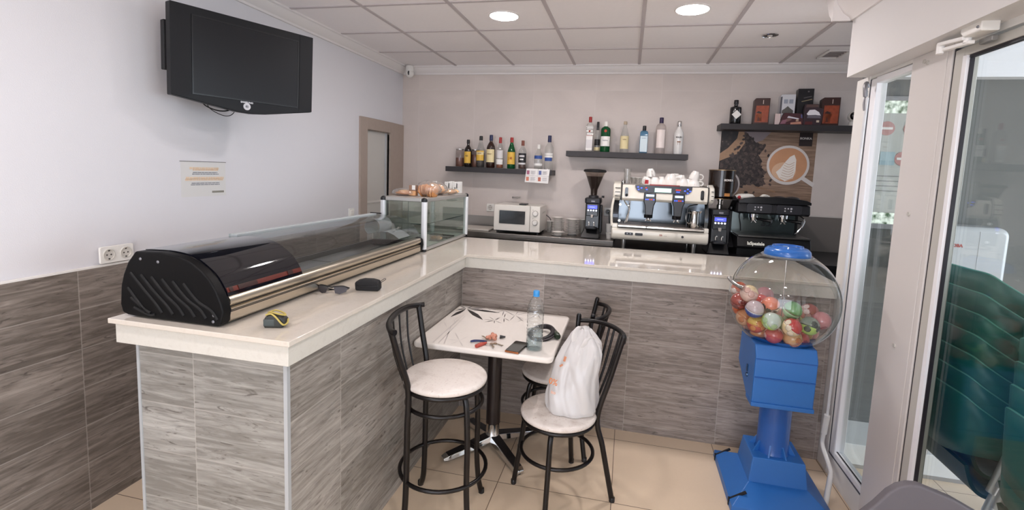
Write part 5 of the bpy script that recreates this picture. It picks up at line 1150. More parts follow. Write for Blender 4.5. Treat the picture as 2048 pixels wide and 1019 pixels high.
for gx in (3.41, 3.632):
    g_ = obj('group_head', MB().lathe([(.036, 1.362), (.038, 1.40), (.030, 1.405)], (gx, -.50, 0), 24), chrome, bm_, True)
    obj('portafilter', MB().lathe([(.030, 1.338), (.034, 1.362), (.028, 1.363)], (gx, -.50, 0), 20), chrome, g_, True)
    obj('handle', MB().tube([(gx + .02, -.52, 1.352), (gx + .085, -.575, 1.346), (gx + .115, -.60, 1.342)], [.010, .013, .014], 12), black_plastic, g_, True)
    obj('spout', MB().tube(smoothpath([(gx - .02, -.51, 1.318), (gx, -.505, 1.338), (gx + .02, -.51, 1.318)]), .006, 8), chrome, g_, True)
obj('steam_wand', MB().tube(smoothpath([(3.735, -.56, 1.395), (3.76, -.60, 1.37), (3.75, -.605, 1.32), (3.715, -.60, 1.262), (3.70, -.60, 1.255)]), .005, 8), chrome, bm_, True)
obj('left_wand', MB().tube(smoothpath([(3.29, -.56, 1.395), (3.28, -.59, 1.37), (3.295, -.59, 1.30), (3.30, -.585, 1.25)]), .005, 8), M('wand_dark', '#3b3c3f', .3, metal=.8), bm_, True)
clothm = M('cloth_white', '#dcd9d2', .8)
t = thing('folded_towel', 'white cloth with a red spot draped on the black coffee machine, left one', 'cloth', (3.33, -.48, 1.5035))
mb = blob(MB(), (3.335, -.48, 1.524), .085, .06, .028, 51, .3, 3.); 
for i, (x, y, z) in enumerate(mb.v): mb.v[i] = (x, y, max(z, 1.504))
obj('cloth', mb, clothm, t, True, smooth=70); obj('red_spot', MB().sphere((3.283, -.525, 1.522), .014, 10, 6, sc=(1, .5, 1)), redp, t, True)
t = thing('folded_towel', 'smaller white cloth lump in the middle of the black coffee machine top', 'cloth', (3.49, -.47, 1.5035))
mb = blob(MB(), (3.49, -.47, 1.525), .038, .04, .028, 57, .3, 3.)
for i, (x, y, z) in enumerate(mb.v): mb.v[i] = (x, y, max(z, 1.504))
obj('cloth', mb, clothm, t, True, smooth=70); obj('fold', MB().tube(smoothpath([(3.46, -.505, 1.53), (3.49, -.508, 1.545), (3.515, -.50, 1.528)]), .003, 6), clothm, t, True)
for i, (x, rz) in enumerate(((3.60, 0), (3.70, 0))):
    t = thing('saucer', ('dark dish leaning on the black coffee machine, left of the pair', 'dark dish leaning on the black coffee machine, right of the pair')[i], 'dish', (x, -.46, 1.5035))
    obj('dish', MB().lathe([(.0, .0), (.05, .0), (.058, .02), (.052, .03), (.03, .038), (0, .042)], n=28), mdk, t)
    obj('rim', MB().lathe([(.056, .018), (.060, .020), (.056, .024), (.056, .018)], n=28), mblk, t)
# ================================================================== TABLE AND SEATS
TX0, TX1, TY0, TY1, TZ = 1.316, 2.068, -2.515, -1.762, .745
tb_ = thing('cafe_table', 'square white bistro table with a grey leaf print pushed into the counter corner', 'table', (1.674, -2.13, 0))
topm = MB().prism(rrect(TX0, TX1, TY0, TY1, .035, 5), 'z', TZ - .032, TZ)
obj('tabletop', topm, speckle('table_white', '#e9e3dc', '#e0d8d0', .3, 60., .22), tb_, True, bevel=.012, seg=4)
def leafpoly(c, t, w):
    c, t = Vector(c), Vector(t); d = t - c; n = Vector((-d.y, d.x)).normalized(); L = d.length
    return [tuple(c + d * k + n * (s * w * L)) for k, s in ((.04, 0), (.3, .6), (.55, .9), (.8, .5), (1, 0), (.8, -.5), (.55, -.9), (.3, -.6))]
def clipok(p): return TX0 + .012 < p[0] < TX1 - .012 and TY0 + .012 < p[1] < TY1 - .012
def leaves(name, data, mat, w, lift):
    mb = MB()
    for c, ts in data:
        for t_ in ts:
            c2, t2 = Vector(c), Vector(t_)
            k = 1.
            while k > .1 and not clipok(tuple(c2 + (t2 - c2) * k)): k -= .05
            if not clipok(c): continue
            mb.add([(x, y, TZ + lift) for x, y in leafpoly(c2, c2 + (t2 - c2) * k, w)], [tuple(range(8))])
    return obj(name, mb, mat, tb_, True, smooth=0)
dkl = M('leaf_black', '#2e2b2b', .4); gl1 = M('leaf_grey', '#8f8a87', .4); gl2 = M('leaf_pale', '#c2bcb7', .4)
leaves('leaf_print', [((1.389, -1.839), [(1.289, -1.772), (1.31, -1.93), (1.354, -2.043), (1.562, -2.034), (1.622, -1.852), (1.503, -1.775), (1.41, -1.775), (1.33, -1.868)])], dkl, .085, .0008)
leaves('leaf_print', [((1.628, -2.01), [(1.581, -1.961), (1.584, -2.073), (1.647, -2.078), (1.644, -1.949), (1.562, -2.023)]), ((1.674, -1.948), [(1.66, -1.86), (1.697, -2.039), (1.723, -2.0)]), ((1.634, -2.023), [(1.583, -2.07), (1.65, -1.947), (1.691, -2.06)])], M('leaf_dark', '#55504e', .4), .04, .0007)
leaves('leaf_print', [((1.634, -1.79), [(1.517, -1.789), (1.592, -1.873), (1.732, -1.886), (1.653, -1.915)]), ((1.727, -1.867), [(1.807, -1.98), (1.727, -1.775), (1.721, -1.991), (1.80, -1.78)]), ((1.556, -1.827), [(1.588, -1.775), (1.597, -1.873), (1.534, -1.872), (1.516, -1.776)]), ((1.47, -1.80), [(1.40, -1.83), (1.53, -1.86), (1.45, -1.88)]), ((1.80, -1.93), [(1.74, -1.89), (1.86, -1.97), (1.77, -2.0), (1.85, -1.88)]), ((1.86, -1.80), [(1.80, -1.84), (1.90, -1.90), (1.94, -1.79), (1.83, -1.90)])], gl1, .035, .0006)
leaves('leaf_print', [((1.345, -2.138), [(1.345, -2.239), (1.405, -2.235), (1.335, -2.072)]), ((1.39, -2.085), [(1.41, -2.0), (1.43, -2.156), (1.475, -2.108), (1.351, -2.078)])], gl2, .035, .0005)
leaves('leaf_print', [((1.548, -2.42), [(1.478, -2.30), (1.472, -2.42), (1.571, -2.34), (1.588, -2.48), (1.52, -2.49)])], gl2, .035, .0005)
stm = MB()
for a, b in (((1.415, -1.975), (1.425, -2.49)), ((1.434, -1.991), (1.455, -2.49)), ((1.421, -2.209), (1.488, -2.49)), ((1.548, -2.42), (1.59, -2.49))):
    stm.add([(a[0] - .002, a[1], TZ + .0004), (a[0] + .002, a[1], TZ + .0004), (b[0] + .004, b[1], TZ + .0004), (b[0] - .004, b[1], TZ + .0004)], [(0, 1, 2, 3)])
obj('stem_print', stm, gl2, tb_, True, smooth=0)
obj('column', MB().lathe([(.042, .155), (.042, TZ - .05)], (1.674, -2.13, 0), 28), M('column_brown', '#1d1314', .3, coat=.3), tb_, True)
obj('top_plate', MB().box(1.674 - .16, 1.674 + .16, -2.13 - .16, -2.13 + .16, TZ - .05, TZ - .032), M('plate_black', '#151313', .5), tb_, True)
obj('collar', MB().lathe([(.044, .075), (.044, .085), (.040, .092), (.040, .150), (.043, .156), (.042, .156)], (1.674, -2.13, 0), 28), chrome, tb_, True)
for i in range(4):
    a = R(45 + 90 * i); d = Vector((math.cos(a), math.sin(a), 0)); n = Vector((-d.y, d.x, 0)); c = Vector((1.674, -2.13, 0))
    def P(r, s, z): return tuple(c + d * r + n * s + Vector((0, 0, z)))
    mb = MB(); secs = [(.02, .036, .050, .085), (.10, .035, .035, .070), (.22, .033, .018, .046), (.30, .031, .010, .034), (.325, .024, .010, .026)]
    vs, fs = [], []
    for (r, w_, z0, z1) in secs: vs += [P(r, -w_, z0), P(r, w_, z0), P(r, w_ * .8, z1), P(r, -w_ * .8, z1)]
    for k in range(len(secs) - 1):
        for j in range(4): fs.append((k * 4 + j, k * 4 + (j + 1) % 4, k * 4 + 4 + (j + 1) % 4, k * 4 + 4 + j))
    fs += [(0, 1, 2, 3), tuple(range(len(vs) - 4, len(vs)))]
    ft = obj('foot', MB().add(vs, fs), chrome, tb_, True, bevel=.004)
    vs = [P(.03, -.026, .086), P(.03, .026, .086), P(.22, .024, .0475), P(.22, -.024, .0475), P(.295, .022, .0365), P(.295, -.022, .0365)]
    obj('black_inlay', MB().add(vs, [(0, 1, 2, 3), (3, 2, 4, 5)]), M('inlay', '#1a1718', .35), ft, True, smooth=0)
    obj('glide', MB().lathe([(.012, 0), (.012, .012)], P(.305, 0, 0), 12), black_plastic, ft, True)

tube_m = M('seat_tube', '#0e0909', .3, spec=.4)
seat_m = speckle('seat_marble', '#e3dbd4', '#bfb0a6', .8, 90., .28)
def cafe_seat(name, label, cat, loc, rot, H, r, post, htop, foot_f, foot_r, rings, bulge, curl, ang_f, ang_r, group, post_over, n_sp=5):
    t = thing(name, label, cat, loc, rot, group)
    obj('seat', MB().lathe([(0, H - .030), (r * .94, H - .030), (r * .985, H - .024), (r, H - .014), (r * .985, H - .005), (r * .93, H), (0, H + .001)], n=56), seat_m, t, smooth=50)
    obj('seat_ring', MB().tube([(r * .93 * math.cos(2 * PI * i / 40), r * .93 * math.sin(2 * PI * i / 40), H - .040) for i in range(40)], .0105, 10, closed=True), tube_m, t, smooth=60)
    for s in (-1, 1):
        a = R(s * ang_f); d = Vector((math.cos(a), math.sin(a), 0)); k = curl
        q0 = d * (r * .90) + Vector((0, 0, H - .085)); q1 = d * foot_f + Vector((0, 0, .004))
        if k: mids = [d * (r * .99) + Vector((0, 0, H * .62)), d * (r * 1.0) + Vector((0, 0, H * .34)), d * (r * 1.06) + Vector((0, 0, H * .15)), d * (r * 1.13) + Vector((0, 0, H * .06))]
        else: mids = [q0.lerp(q1, .33), q0.lerp(q1, .66)]
        pts = smoothpath([d * (r * .74) + Vector((0, 0, H - .046)), q0] + mids + [q1], 5)
        lg = obj('leg', MB().tube(pts, .0132, 12), tube_m, t, smooth=60)
        obj('foot_cap', MB().lathe([(.0146, 0), (.0146, .022), (.013, .024)], tuple(d * foot_f), 12), black_plastic, lg)
        a = R(180 - s * ang_r); d = Vector((math.cos(a), math.sin(a), 0)); sy = 1 if d.y > 0 else -1
        pt = Vector((post[0], sy * post[1], htop))
        sb = d * (r * 1.015) + Vector((0, 0, H - .02))
        q1 = d * foot_r + Vector((0, 0, .004))
        if k: mids = [d * (r * 1.13) + Vector((0, 0, H * .06)), d * (r * 1.06) + Vector((0, 0, H * .15)), d * (r * 1.03) + Vector((0, 0, H * .36)), d * (r * 1.025) + Vector((0, 0, H * .7))]
        else: mids = [q1.lerp(sb, .33), q1.lerp(sb, .66)]
        pts = smoothpath([q1] + mids + [sb, sb.lerp(pt, .5), pt], 5)
        lg = obj('leg', MB().tube(pts, .0138, 12), tube_m, t, smooth=60)
        obj('foot_cap', MB().lathe([(.0152, 0), (.0152, .022), (.014, .024)], tuple(d * foot_r), 12), black_plastic, lg)
        obj('post_cap', MB().sphere(tuple(pt), .0135, 12, 8), black_plastic, lg)
    for (z, rr) in rings:
        obj('foot_ring', MB().tube([(rr * math.cos(2 * PI * i / 44), rr * math.sin(2 * PI * i / 44), z) for i in range(44)], .0095, 10, closed=True), tube_m, t, smooth=60)
    zr = htop - post_over
    end = Vector((post[0] + (.0 if post_over else -.0), post[1], zr))
    mid = Vector((post[0] - bulge, 0, zr + .012))
    ext = .03 if not post_over else 0.
    path = [(end.x + ext * .8, -(end.y + ext * .6), zr), (end.x, -end.y, zr), (end.x - bulge * .72, -end.y * .62, zr + .008), tuple(mid), (end.x - bulge * .72, end.y * .62, zr + .008), (end.x, end.y, zr), (end.x + ext * .8, end.y + ext * .6, zr)]
    if not ext: path = path[1:-1]
    pth = smoothpath(path, 6)
    obj('back_rail', MB().tube(pth, .0125 if not ext else .0135, 12), tube_m, t, smooth=60)
    for i in range(n_sp):
        u = (i + 1) / (n_sp + 1); y = (2 * u - 1)
        top = min(pth, key=lambda p: abs(p.y - y * end.y)); a = R(180) - y * R(ang_r) * .82
        bot = Vector((r * .95 * math.cos(a), r * .95 * math.sin(a), H - .035))
        mid_ = bot.lerp(top, .5) + Vector((-.012, 0, 0))
        obj('spindle', MB().tube(smoothpath([bot, mid_, top], 5), .0048 if ext else .0062, 8), tube_m, t, smooth=60)
    return t
cafe_seat('bar_stool', 'tall black bar stool with a round marbled white seat left of the table', 'stool', (1.595, -2.74, 0), R(8), .70, .198, (-.195, .205), .962, .235, .245, [(.575, .178), (.245, .205)], .05, .18, 45, 49, 'black tube seats round the white table', 0., 4)
ch = cafe_seat('cafe_chair', 'black tube chair with a round white seat holding the plastic bag', 'chair', (2.105, -2.45, 0), R(221), .46, .195, (-.235, .19), .872, .225, .295, [(.245, .185)], .085, .0, 45, 38.5, 'black tube seats round the white table', .028, 6)
c2 = dup(ch, (2.0, -1.945, 0), R(180), 'black tube chair tucked under the far right corner of the white table')

# plastic carrier bag on the near chair
bg_ = thing('plastic_bag', 'crumpled white plastic carrier bag with orange print standing on the near chair', 'bag', (2.17, -2.42, .461))
film_w = plastic_film('bag_white', '#eeeceb', .35, .04)
secs = [(.4625, 2.165, -2.435, .118, .100), (.485, 2.165, -2.435, .128, .106), (.56, 2.165, -2.43, .127, .100), (.64, 2.172, -2.42, .118, .094), (.71, 2.186, -2.41, .112, .088), (.765, 2.203, -2.395, .104, .078), (.805, 2.210, -2.385, .088, .062), (.840, 2.208, -2.375, .064, .042), (.872, 2.207, -2.365, .034, .018)]
mb = MB(); n = 96; vs = []; fs = []
secs = [tuple(v) for v in zip(*[[(lambda A, t: A[min(int(t), len(A) - 2)] + (A[min(int(t), len(A) - 2) + 1] - A[min(int(t), len(A) - 2)]) * (t - min(int(t), len(A) - 2)))([q[c] for q in secs], i * (len(secs) - 1) / 32) for i in range(33)] for c in range(5)])]
for k, (z, cx, cy, rx, ry) in enumerate(secs):
    for j in range(n):
        a = 2 * PI * j / n; f = 1 + .12 * noise.noise(Vector((math.cos(a) * 2.2, math.sin(a) * 2.2, z * 5))) - .16 * max(0., .35 - abs(noise.noise(Vector((a * 1.9 + z * 4.5, z * 3.5, 7.7))) * 2.2)) + .04 * math.sin(a * 5 + z * 22)
        e = 2.6; ca, sa = math.cos(a), math.sin(a)
        q = (abs(ca) ** e + abs(sa) ** e) ** (-1 / e)
        vs.append((cx + rx * f * ca * q, cy + ry * f * sa * q, z + .012 * noise.noise(Vector((ca * 3, sa * 3, z * 9 + 3))) * (k > 0)))
for k in range(len(secs) - 1):
    for j in range(n): fs.append((k * n + j, k * n + (j + 1) % n, (k + 1) * n + (j + 1) % n, (k + 1) * n + j))
fs.append(tuple(range(n))[::-1])
bo = obj('bag_body', mb.add(vs, fs), film_w, bg_, True, smooth=70)
sub = bo.modifiers.new('sub', 'SUBSURF'); sub.levels = 1; sub.render_levels = 1
def ribbon(name, pts, wid, mat, parent):
    pts = smoothpath(pts, 6); mb = MB(); vs = []; fs = []
    for i, p in enumerate(pts):
        w_ = wid * (1 - .35 * math.sin(PI * i / (len(pts) - 1)))
        for s in (-1, 0, 1): vs.append((p[0] + s * w_ * .75, p[1] + s * w_ * .5 - (.008 if s == 0 else 0), p[2]))
    for i in range(len(pts) - 1):
        for s in (0, 1): fs.append((i * 3 + s, i * 3 + s + 1, i * 3 + 4 + s, i * 3 + 3 + s))
    return obj(name, mb.add(vs, fs), mat, parent, True, smooth=80)
ribbon('handle', [(2.175, -2.42, .80), (2.165, -2.425, .85), (2.185, -2.415, .892), (2.215, -2.39, .885), (2.232, -2.385, .84), (2.23, -2.395, .80)], .026, film_w, bg_)
ribbon('handle', [(2.215, -2.44, .79), (2.225, -2.45, .835), (2.255, -2.43, .855), (2.285, -2.40, .82), (2.288, -2.39, .765)], .022, film_w, bg_)
ori = M('bag_orange', '#e08a55', .5); orp = M('bag_orange_pale', '#efb69a', .5)
def bag_text(nm, s, size, x, z, mt, off):
    text(nm, s, size, mt, bg_, (x, -2.553 + off, z), (R(78), 0, R(-24)), ext=.0002, bold=.0006)
bag_text('orange_print', '0%', .042, 2.082, .640, ori, .010); bag_text('small_print', 'ico', .022, 2.086, .590, orp, .004)
obj('orange_mark', MB().tbox((2.130, -2.512, .752), (.012, .002, .026), Matrix.Rotation(R(15), 3, 'Y')).tbox((2.115, -2.519, .720), (.009, .002, .018), Matrix.Rotation(R(50), 3, 'Y')), M('bag_brown', '#c98664', .5), bg_, True)

# things on the table -------------------------------------------------
wb = thing('water_bottle', 'clear plastic water bottle with a light blue cap, half full, on the white table', 'bottle', (1.955, -2.408, TZ + .001))
pet = glassmat('pet', '#fbfdfd', 2.2, .02, wob=60.)
prof = [(.030, .004), (.040, 0), (.0435, .012), (.0435, .05)]
for i in range(6):
    z = .06 + .017 * i; prof += [(.0435, z), (.0412, z + .006), (.0435, z + .012)]
prof += [(.0435, .19), (.043, .215), (.039, .235), (.030, .258), (.019, .276), (.0135, .284), (.0135, .292)]
obj('bottle_shell', MB().lathe(prof, n=40), pet, wb, smooth=50)
obj('rib_lines', MB().tube([(.0437 * math.cos(2 * PI * i / 36), .0437 * math.sin(2 * PI * i / 36), .205) for i in range(36)], .0012, 6, closed=True), pet, wb)
obj('water', MB().lathe([(0, .006), (.036, .004), (.0405, .014), (.0405, .10), (0, .1005)], n=36), glassmat('water_body', '#dfe8ea', 1.3, .0, wob=25., body=.06, bcol='#b9c6c9'), wb, smooth=50)
obj('cap', MB().lathe([(.0155, .286), (.0165, .289), (.0165, .305), (.0145, .310), (0, .310)], n=30), M('cap_blue', '#3f9ae0', .35), wb)
obj('neck_ring', MB().lathe([(.0165, .280), (.0175, .283), (.0165, .286)], n=30), M('cap_blue', '#3f9ae0', .35), wb)
ph = thing('phone', 'dark smartphone in a copper-edged case lying at the front edge of the table', 'phone', (1.868, -2.430, TZ + .001), R(-8))
obj('case', MB().prism(rrect(-.0375, .0375, -.0745, .0775, .010), 'z', 0, .009), M('phone_body', '#2a1d19', .3), ph, bevel=.002)
obj('copper_edge', MB().prism(rrect(-.0372, .0372, -.0785, -.0715, .003), 'z', .0005, .0088), M('phone_copper', '#b8734a', .25, metal=.7), ph, bevel=.001)
obj('screen', MB().prism(rrect(-.0355, .0355, -.0745, .0755, .009), 'z', .009, .0104), M('phone_glass', '#1a1413', .06, coat=.5), ph)
obj('button', MB().box(.0372, .0385, .01, .03, .003, .006), black_plastic, ph)
ky = thing('key_ring', 'bunch of keys with a copper pompom and red fob on the white table', 'keys', (1.70, -2.40, TZ + .001))
def K(dx, dy, z): return (1.70 + dx, -2.40 + dy, TZ + z)
mb = MB()
for i in range(22):
    a = rnd.uniform(0, 2 * PI); q = rnd.uniform(0, .024)
    blob(mb, K(.012 + q * math.cos(a) * 1.2, .045 + q * math.sin(a), .012 + rnd.uniform(0, .018)), .011, .011, .009, i, .2, 3, 8, 6)
obj('pompom', mb, M('copper_pompom', '#c98a72', .55, var=.2, vscale=90), ky, True, smooth=70)
obj('blue_loop', MB().tube(smoothpath([K(-.01, -.005, .006), K(-.045, -.018, .010), K(-.075, -.030, .008), K(-.086, -.022, .006), K(-.07, -.008, .008), K(-.03, .004, .007), K(-.005, 0, .006)]), [.0038] * 37, 8), M('loop_navy', '#26305e', .6), ky, True)
obj('red_fob', MB().tube([K(.0, -.025, .008), K(-.02, -.06, .009), K(-.035, -.092, .009)], [.006, .011, .010], 10), M('fob_red', '#b04a3c', .5), ky, True)
obj('split_ring', MB().tube([K(.016 + .016 * math.cos(2 * PI * i / 20), -.035 + .014 * math.sin(2 * PI * i / 20), .004) for i in range(20)], .0016, 6, closed=True), chrome, ky, True)
for i, (dx, dy, rz) in enumerate(((.045, -.01, -20), (.03, -.03, -60), (-.012, .03, 140))):
    mb = MB().prism(ell(0, 0, .011, .010, 16), 'z', 0, .0022).box(.008, .050, -.0035, .0035, 0, .0022).box(.03, .034, -.006, -.0035, 0, .0022).box(.04, .046, -.0065, -.0035, 0, .0022)
    mb.xf(Matrix.Translation(K(dx, dy, .004 + .003 * i)) @ Matrix.Rotation(R(rz), 4, 'Z'))
    obj('key', mb, M('key_brass', '#a89a86', .3, metal=.8), ky, True)
obj('black_tag', MB().tube([K(.045, .085, .010), K(.075, .09, .010)], [.010, .005], 8), black_plastic, ky, True)
hd = thing('black_loop', 'thick black looped strap lying behind the water bottle', 'strap', (1.965, -2.19, TZ + .001))
pts = [(1.958 + .062 * math.cos(2 * PI * i / 40), -2.195 + .085 * math.sin(2 * PI * i / 40), TZ + .016 + .014 * math.sin(2 * PI * i / 40 + .6)) for i in range(40)]
obj('loop', MB().tube(pts, .0145, 12, closed=True), M('loop_black', '#1d181c', .4), hd, True, smooth=70)
obj('seam_line', MB().tube([(1.958 + .0775 * math.cos(2 * PI * i / 40), -2.195 + .10 * math.sin(2 * PI * i / 40), TZ + .018 + .014 * math.sin(2 * PI * i / 40 + .6)) for i in range(40)], .0018, 6, closed=True), M('seam_grey', '#6b646a', .4), hd, True, smooth=70)
gc = thing('lighter', 'dark green rounded case beside the black strap at the right edge of the table', 'case', (2.038, -2.19, TZ + .001))
obj('case', MB().tube([(2.018, -2.150, TZ + .018), (2.020, -2.155, TZ + .018), (2.054, -2.232, TZ + .018), (2.057, -2.240, TZ + .018)], [.012, .0175, .0175, .011], 16), M('case_green', '#22301f', .2, coat=.4), gc, True, smooth=50)
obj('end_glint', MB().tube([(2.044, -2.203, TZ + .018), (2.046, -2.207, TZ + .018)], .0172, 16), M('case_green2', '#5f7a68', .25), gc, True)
# ================================================================== CAPSULE MACHINE
bl_ = M('machine_blue', '#2a68b0', .38, var=.05, vscale=14); bl2 = M('machine_blue_dark', '#2257a2', .22); blt = M('lid_blue', '#2a69b8', .22, coat=.3)
cv = thing('capsule_machine', 'blue toy capsule vending machine with a large clear globe in front of the bar', 'vending machine', (3.225, -2.10, 0))
obj('floor_skirt', MB().frustum((2.985, 3.475, -2.365, -1.845), (2.988, 3.472, -2.362, -1.848), 0, .038).frustum((2.988, 3.472, -2.362, -1.848), (3.088, 3.372, -2.232, -1.968), .038, .105), bl_, cv, True, bevel=.005)
obj('pedestal', MB().frustum((3.088, 3.372, -2.230, -1.970), (3.104, 3.356, -2.214, -1.986), .10, .232), bl_, cv, True, bevel=.006)
cvs = MB()
for s0, y in ((0, -1.90), (0, -2.30)):
    mb = MB().tbox((3.030, y, .062), (.085, .012, .010), Matrix.Rotation(R(-34), 3, 'Y')).box(2.982, 2.992, y - .006, y + .006, .004, .044)
    obj('black_hinge', mb, black_plastic, cv, True)
pil = obj('pillar', MB().lathe([(.086, .230), (.080, .245), (.078, .30), (.078, .56)], (3.225, -2.10, 0), 40), bl2, cv, True)
for i in range(8):
    a = R(22.5 + 45 * i); d = Vector((math.cos(a), math.sin(a), 0)); c = Vector((3.225, -2.10, 0)); n_ = Vector((-d.y, d.x, 0)) * .004
    q = [c + d * .072 + Vector((0, 0, .23)), c + d * .112 + Vector((0, 0, .23)), c + d * .078 + Vector((0, 0, .285))]
    obj('gusset', MB().add([p - n_ for p in q] + [p + n_ for p in q], [(0, 1, 2), (5, 4, 3), (0, 3, 4, 1), (1, 4, 5, 2), (2, 5, 3, 0)]), bl_, pil, True)
side = [(-2.285, .548), (-2.292, .80), (-2.262, .852), (-1.975, .856), (-1.955, .66), (-2.19, .540)]
bx_ = obj('cash_box', MB().prism(side, 'x', 3.052, 3.335), bl_, cv, True, bevel=.007)
for z in (.785, .690): obj('front_rib', MB().box(3.056, 3.331, -2.2945, -2.288, z, z + .004), bl2, bx_, True)
obj('bottom_lip', MB().box(3.049, 3.338, -2.294, -2.18, .540, .562), bl_, bx_, True, bevel=.004)
obj('lock', MB().lathe([(0, 3.045), (.010, 3.045), (.012, 3.053), (0, 3.053)], (0, -2.17, .655), 16, axis='x').box(3.045, 3.053, -2.176, -2.164, .675, .71), M('lock_steel', '#3b5472', .3, metal=.7), bx_, True)
obj('cradle', MB().lathe([(.13, .83), (.16, .852), (.165, .868), (.15, .866)], (3.206, -2.10, 0), 40), bl2, cv, True)
GC, GR = Vector((3.206, -2.10, 1.055)), .262
zc = (1.287 - GC.z) / GR
globe = obj('globe', MB().sphere(tuple(GC), GR, 64, 40, z1=zc), glassmat('globe_clear', '#f6f7f6', 1.7), cv, True, smooth=180)
obj('globe_rim', MB().lathe([(.118, 1.278), (.123, 1.283), (.120, 1.290), (.112, 1.288)], (3.206, -2.10, 0), 48), glassmat('globe_rim', '#e9ecec', 2., body=.25, bcol='#d8dede'), globe, True)
lid = obj('lid', MB().lathe([(.104, 1.285), (.109, 1.288), (.110, 1.298), (.106, 1.315), (.094, 1.326), (.05, 1.331), (0, 1.331)], (3.206, -2.10, 0), 48), blt, cv, True)
obj('lid_ridge', MB().lathe([(.076, 1.327), (.072, 1.338), (.062, 1.338), (.058, 1.329)], (3.206, -2.10, 0), 40), blt, lid, True)
obj('lid_lock', MB().lathe([(0, 1.3305), (.014, 1.3305), (.014, 1.338), (0, 1.338)], (3.186, -2.13, 0), 16), M('lid_pale', '#7fa3cf', .3), lid, True)
obj('centre_rod', MB().tube([(3.206, -2.10, 1.29), (3.208, -2.10, .90)], .0028, 8).tube([(3.206, -2.10, 1.285), (3.206, -2.10, 1.20)], .0055, 8), M('rod_steel', '#b9b6b2', .25, metal=.9), cv, True)
obj('lock_arm', MB().tube(smoothpath([(2.935, -2.10, 1.150), (2.945, -2.12, 1.133), (2.972, -2.16, 1.118), (2.992, -2.18, 1.112)]), [.010, .012, .011, .010, .009, .009, .009, .009, .009, .009, .009, .009, .010, .010, .011, .012, .012, .013, .013][:19], 12), chrome, cv, True)
cap_pos = [(3.0561, -2.2298, 1.0202), (3.0382, -2.0296, 0.9718), (3.0102, -2.1009, 1.0243), (3.0395, -2.1652, 1.0842), (3.0243, -2.0194, 1.0667), (3.155, -2.0135, 1.0487), (3.1408, -2.1856, 1.0363), (3.1258, -2.2737, 0.9782), (3.23, -2.2282, 1.0323), (3.3459, -2.1118, 1.0009), (3.3738, -2.1993, 0.9866), (3.3035, -2.2575, 0.9689), (3.2159, -2.2878, 0.9614), (3.2415, -2.2325, 0.8909), (3.0769, -2.2017, 0.9361), (3.1557, -2.2279, 0.8987), (3.1117, -2.1412, 0.8775), (3.0406, -2.1176, 0.9433), (3.0863, -2.0533, 0.8973), (3.2981, -2.1654, 0.8691), (3.1191, -2.0959, 1.0248), (3.3075, -1.9502, 0.9332), (3.1776, -2.1491, 0.9419), (3.1415, -1.9796, 0.8991), (3.1652, -2.0719, 0.8521), (3.2624, -2.1126, 0.935), (3.253, -2.0223, 0.9516), (3.2553, -2.0877, 0.8463), (3.2244, -2.0034, 0.8663), (3.382, -2.0251, 0.9406), (3.1673, -2.057, 0.9428), (3.3129, -2.0251, 0.8798), (3.1989, -2.1598, 0.8527), (3.2169, -1.9326, 0.9249), (3.36, -2.103, 0.8958)]
cap_spec = [  # label, lower/half colour, upper colour, band colour, roll (x,y), clear top?
 ('blue, white and pink capsule at the left of the globe', '#c9b7bd', '#2f4597', '#d9dde6', (200, 10), 0),
 ('bright orange capsule against the left side of the globe', '#e2571c', '#e0662a', '#e2571c', (0, 0), 0),
 ('dark red capsule behind the bright orange one', '#8b2a28', '#a03a32', '#6d2020', (20, 0), 0),
 ('large cream and pink capsule near the top of the heap', '#e3bfb2', '#e6cba0', '#d9a79c', (-30, 20), 0),
 ('clear capsule with an orange top, highest at the left of the globe', '#cf9d8f', '#dd6a45', '#e7d9d3', (10, 10), 1),
 ('clear rose capsule behind the cream one', '#b9646c', '#c98a92', '#e1c8c8', (40, 0), 1),
 ('orange and cream capsule with a small black figure in the middle', '#e9c9a8', '#e2795a', '#2d2622', (20, -20), 0),
 ('lime green and pale blue capsule at the front of the heap', '#a8cf4a', '#b9cfc6', '#9cc48e', (35, 40), 0),
 ('green capsule with a brown figure right of the globe rod', '#5d9a58', '#8fc08a', '#6b5a3f', (200, 20), 0),
 ('pale red capsule behind the green ones on the right', '#d98f86', '#cf8079', '#e7cfca', (10, 40), 1),
 ('dusky rose cut capsule against the right side of the globe', '#a8565f', '#b9747a', '#8c434d', (60, 20), 0),
 ('pale grey-green capsule with a lime bottom at the right front', '#9fc65a', '#b7c9bd', '#2f3a36', (-10, 15), 1),
 ('red and cream capsule at the front right of the lime one', '#e9cf9b', '#b82a2e', '#e7d8c0', (15, 35), 0),
 ('tan orange capsule at the bottom front of the globe', '#d79055', '#d3a06a', '#c06f3d', (30, -30), 0),
 ('yellow capsule with a red lower half at the left front', '#b2342a', '#d9b04e', '#c9783a', (0, 10), 0),
 ('red, rose and cream capsule at the bottom centre', '#e6b9a8', '#b23a3c', '#d8a39b', (120, 20), 0),
 ('cream and orange capsule low at the left bottom', '#e0bd94', '#d98a58', '#d19a76', (60, 0), 0),
 ('tan capsule under the bright orange one', '#d6a079', '#cf8a5d', '#c2764a', (0, 30), 0),
 ('small pinkish capsule at the lower left edge of the heap', '#d9a59d', '#a87b75', '#c69890', (80, 0), 0),
 ('red capsule low at the right bottom of the globe', '#a8302e', '#c9504a', '#8e2a2a', (20, 20), 0),
 ('red capsule wedged behind the blue one', '#b32e2e', '#c23b36', '#932323', (50, 10), 0)]
def soft(c, k=.14):
    a = [int(c[i:i + 2], 16) for i in (1, 3, 5)]; b = (222, 210, 200)
    return '#%02x%02x%02x' % tuple(int(x * (1 - k) + y * k) for x, y in zip(a, b))
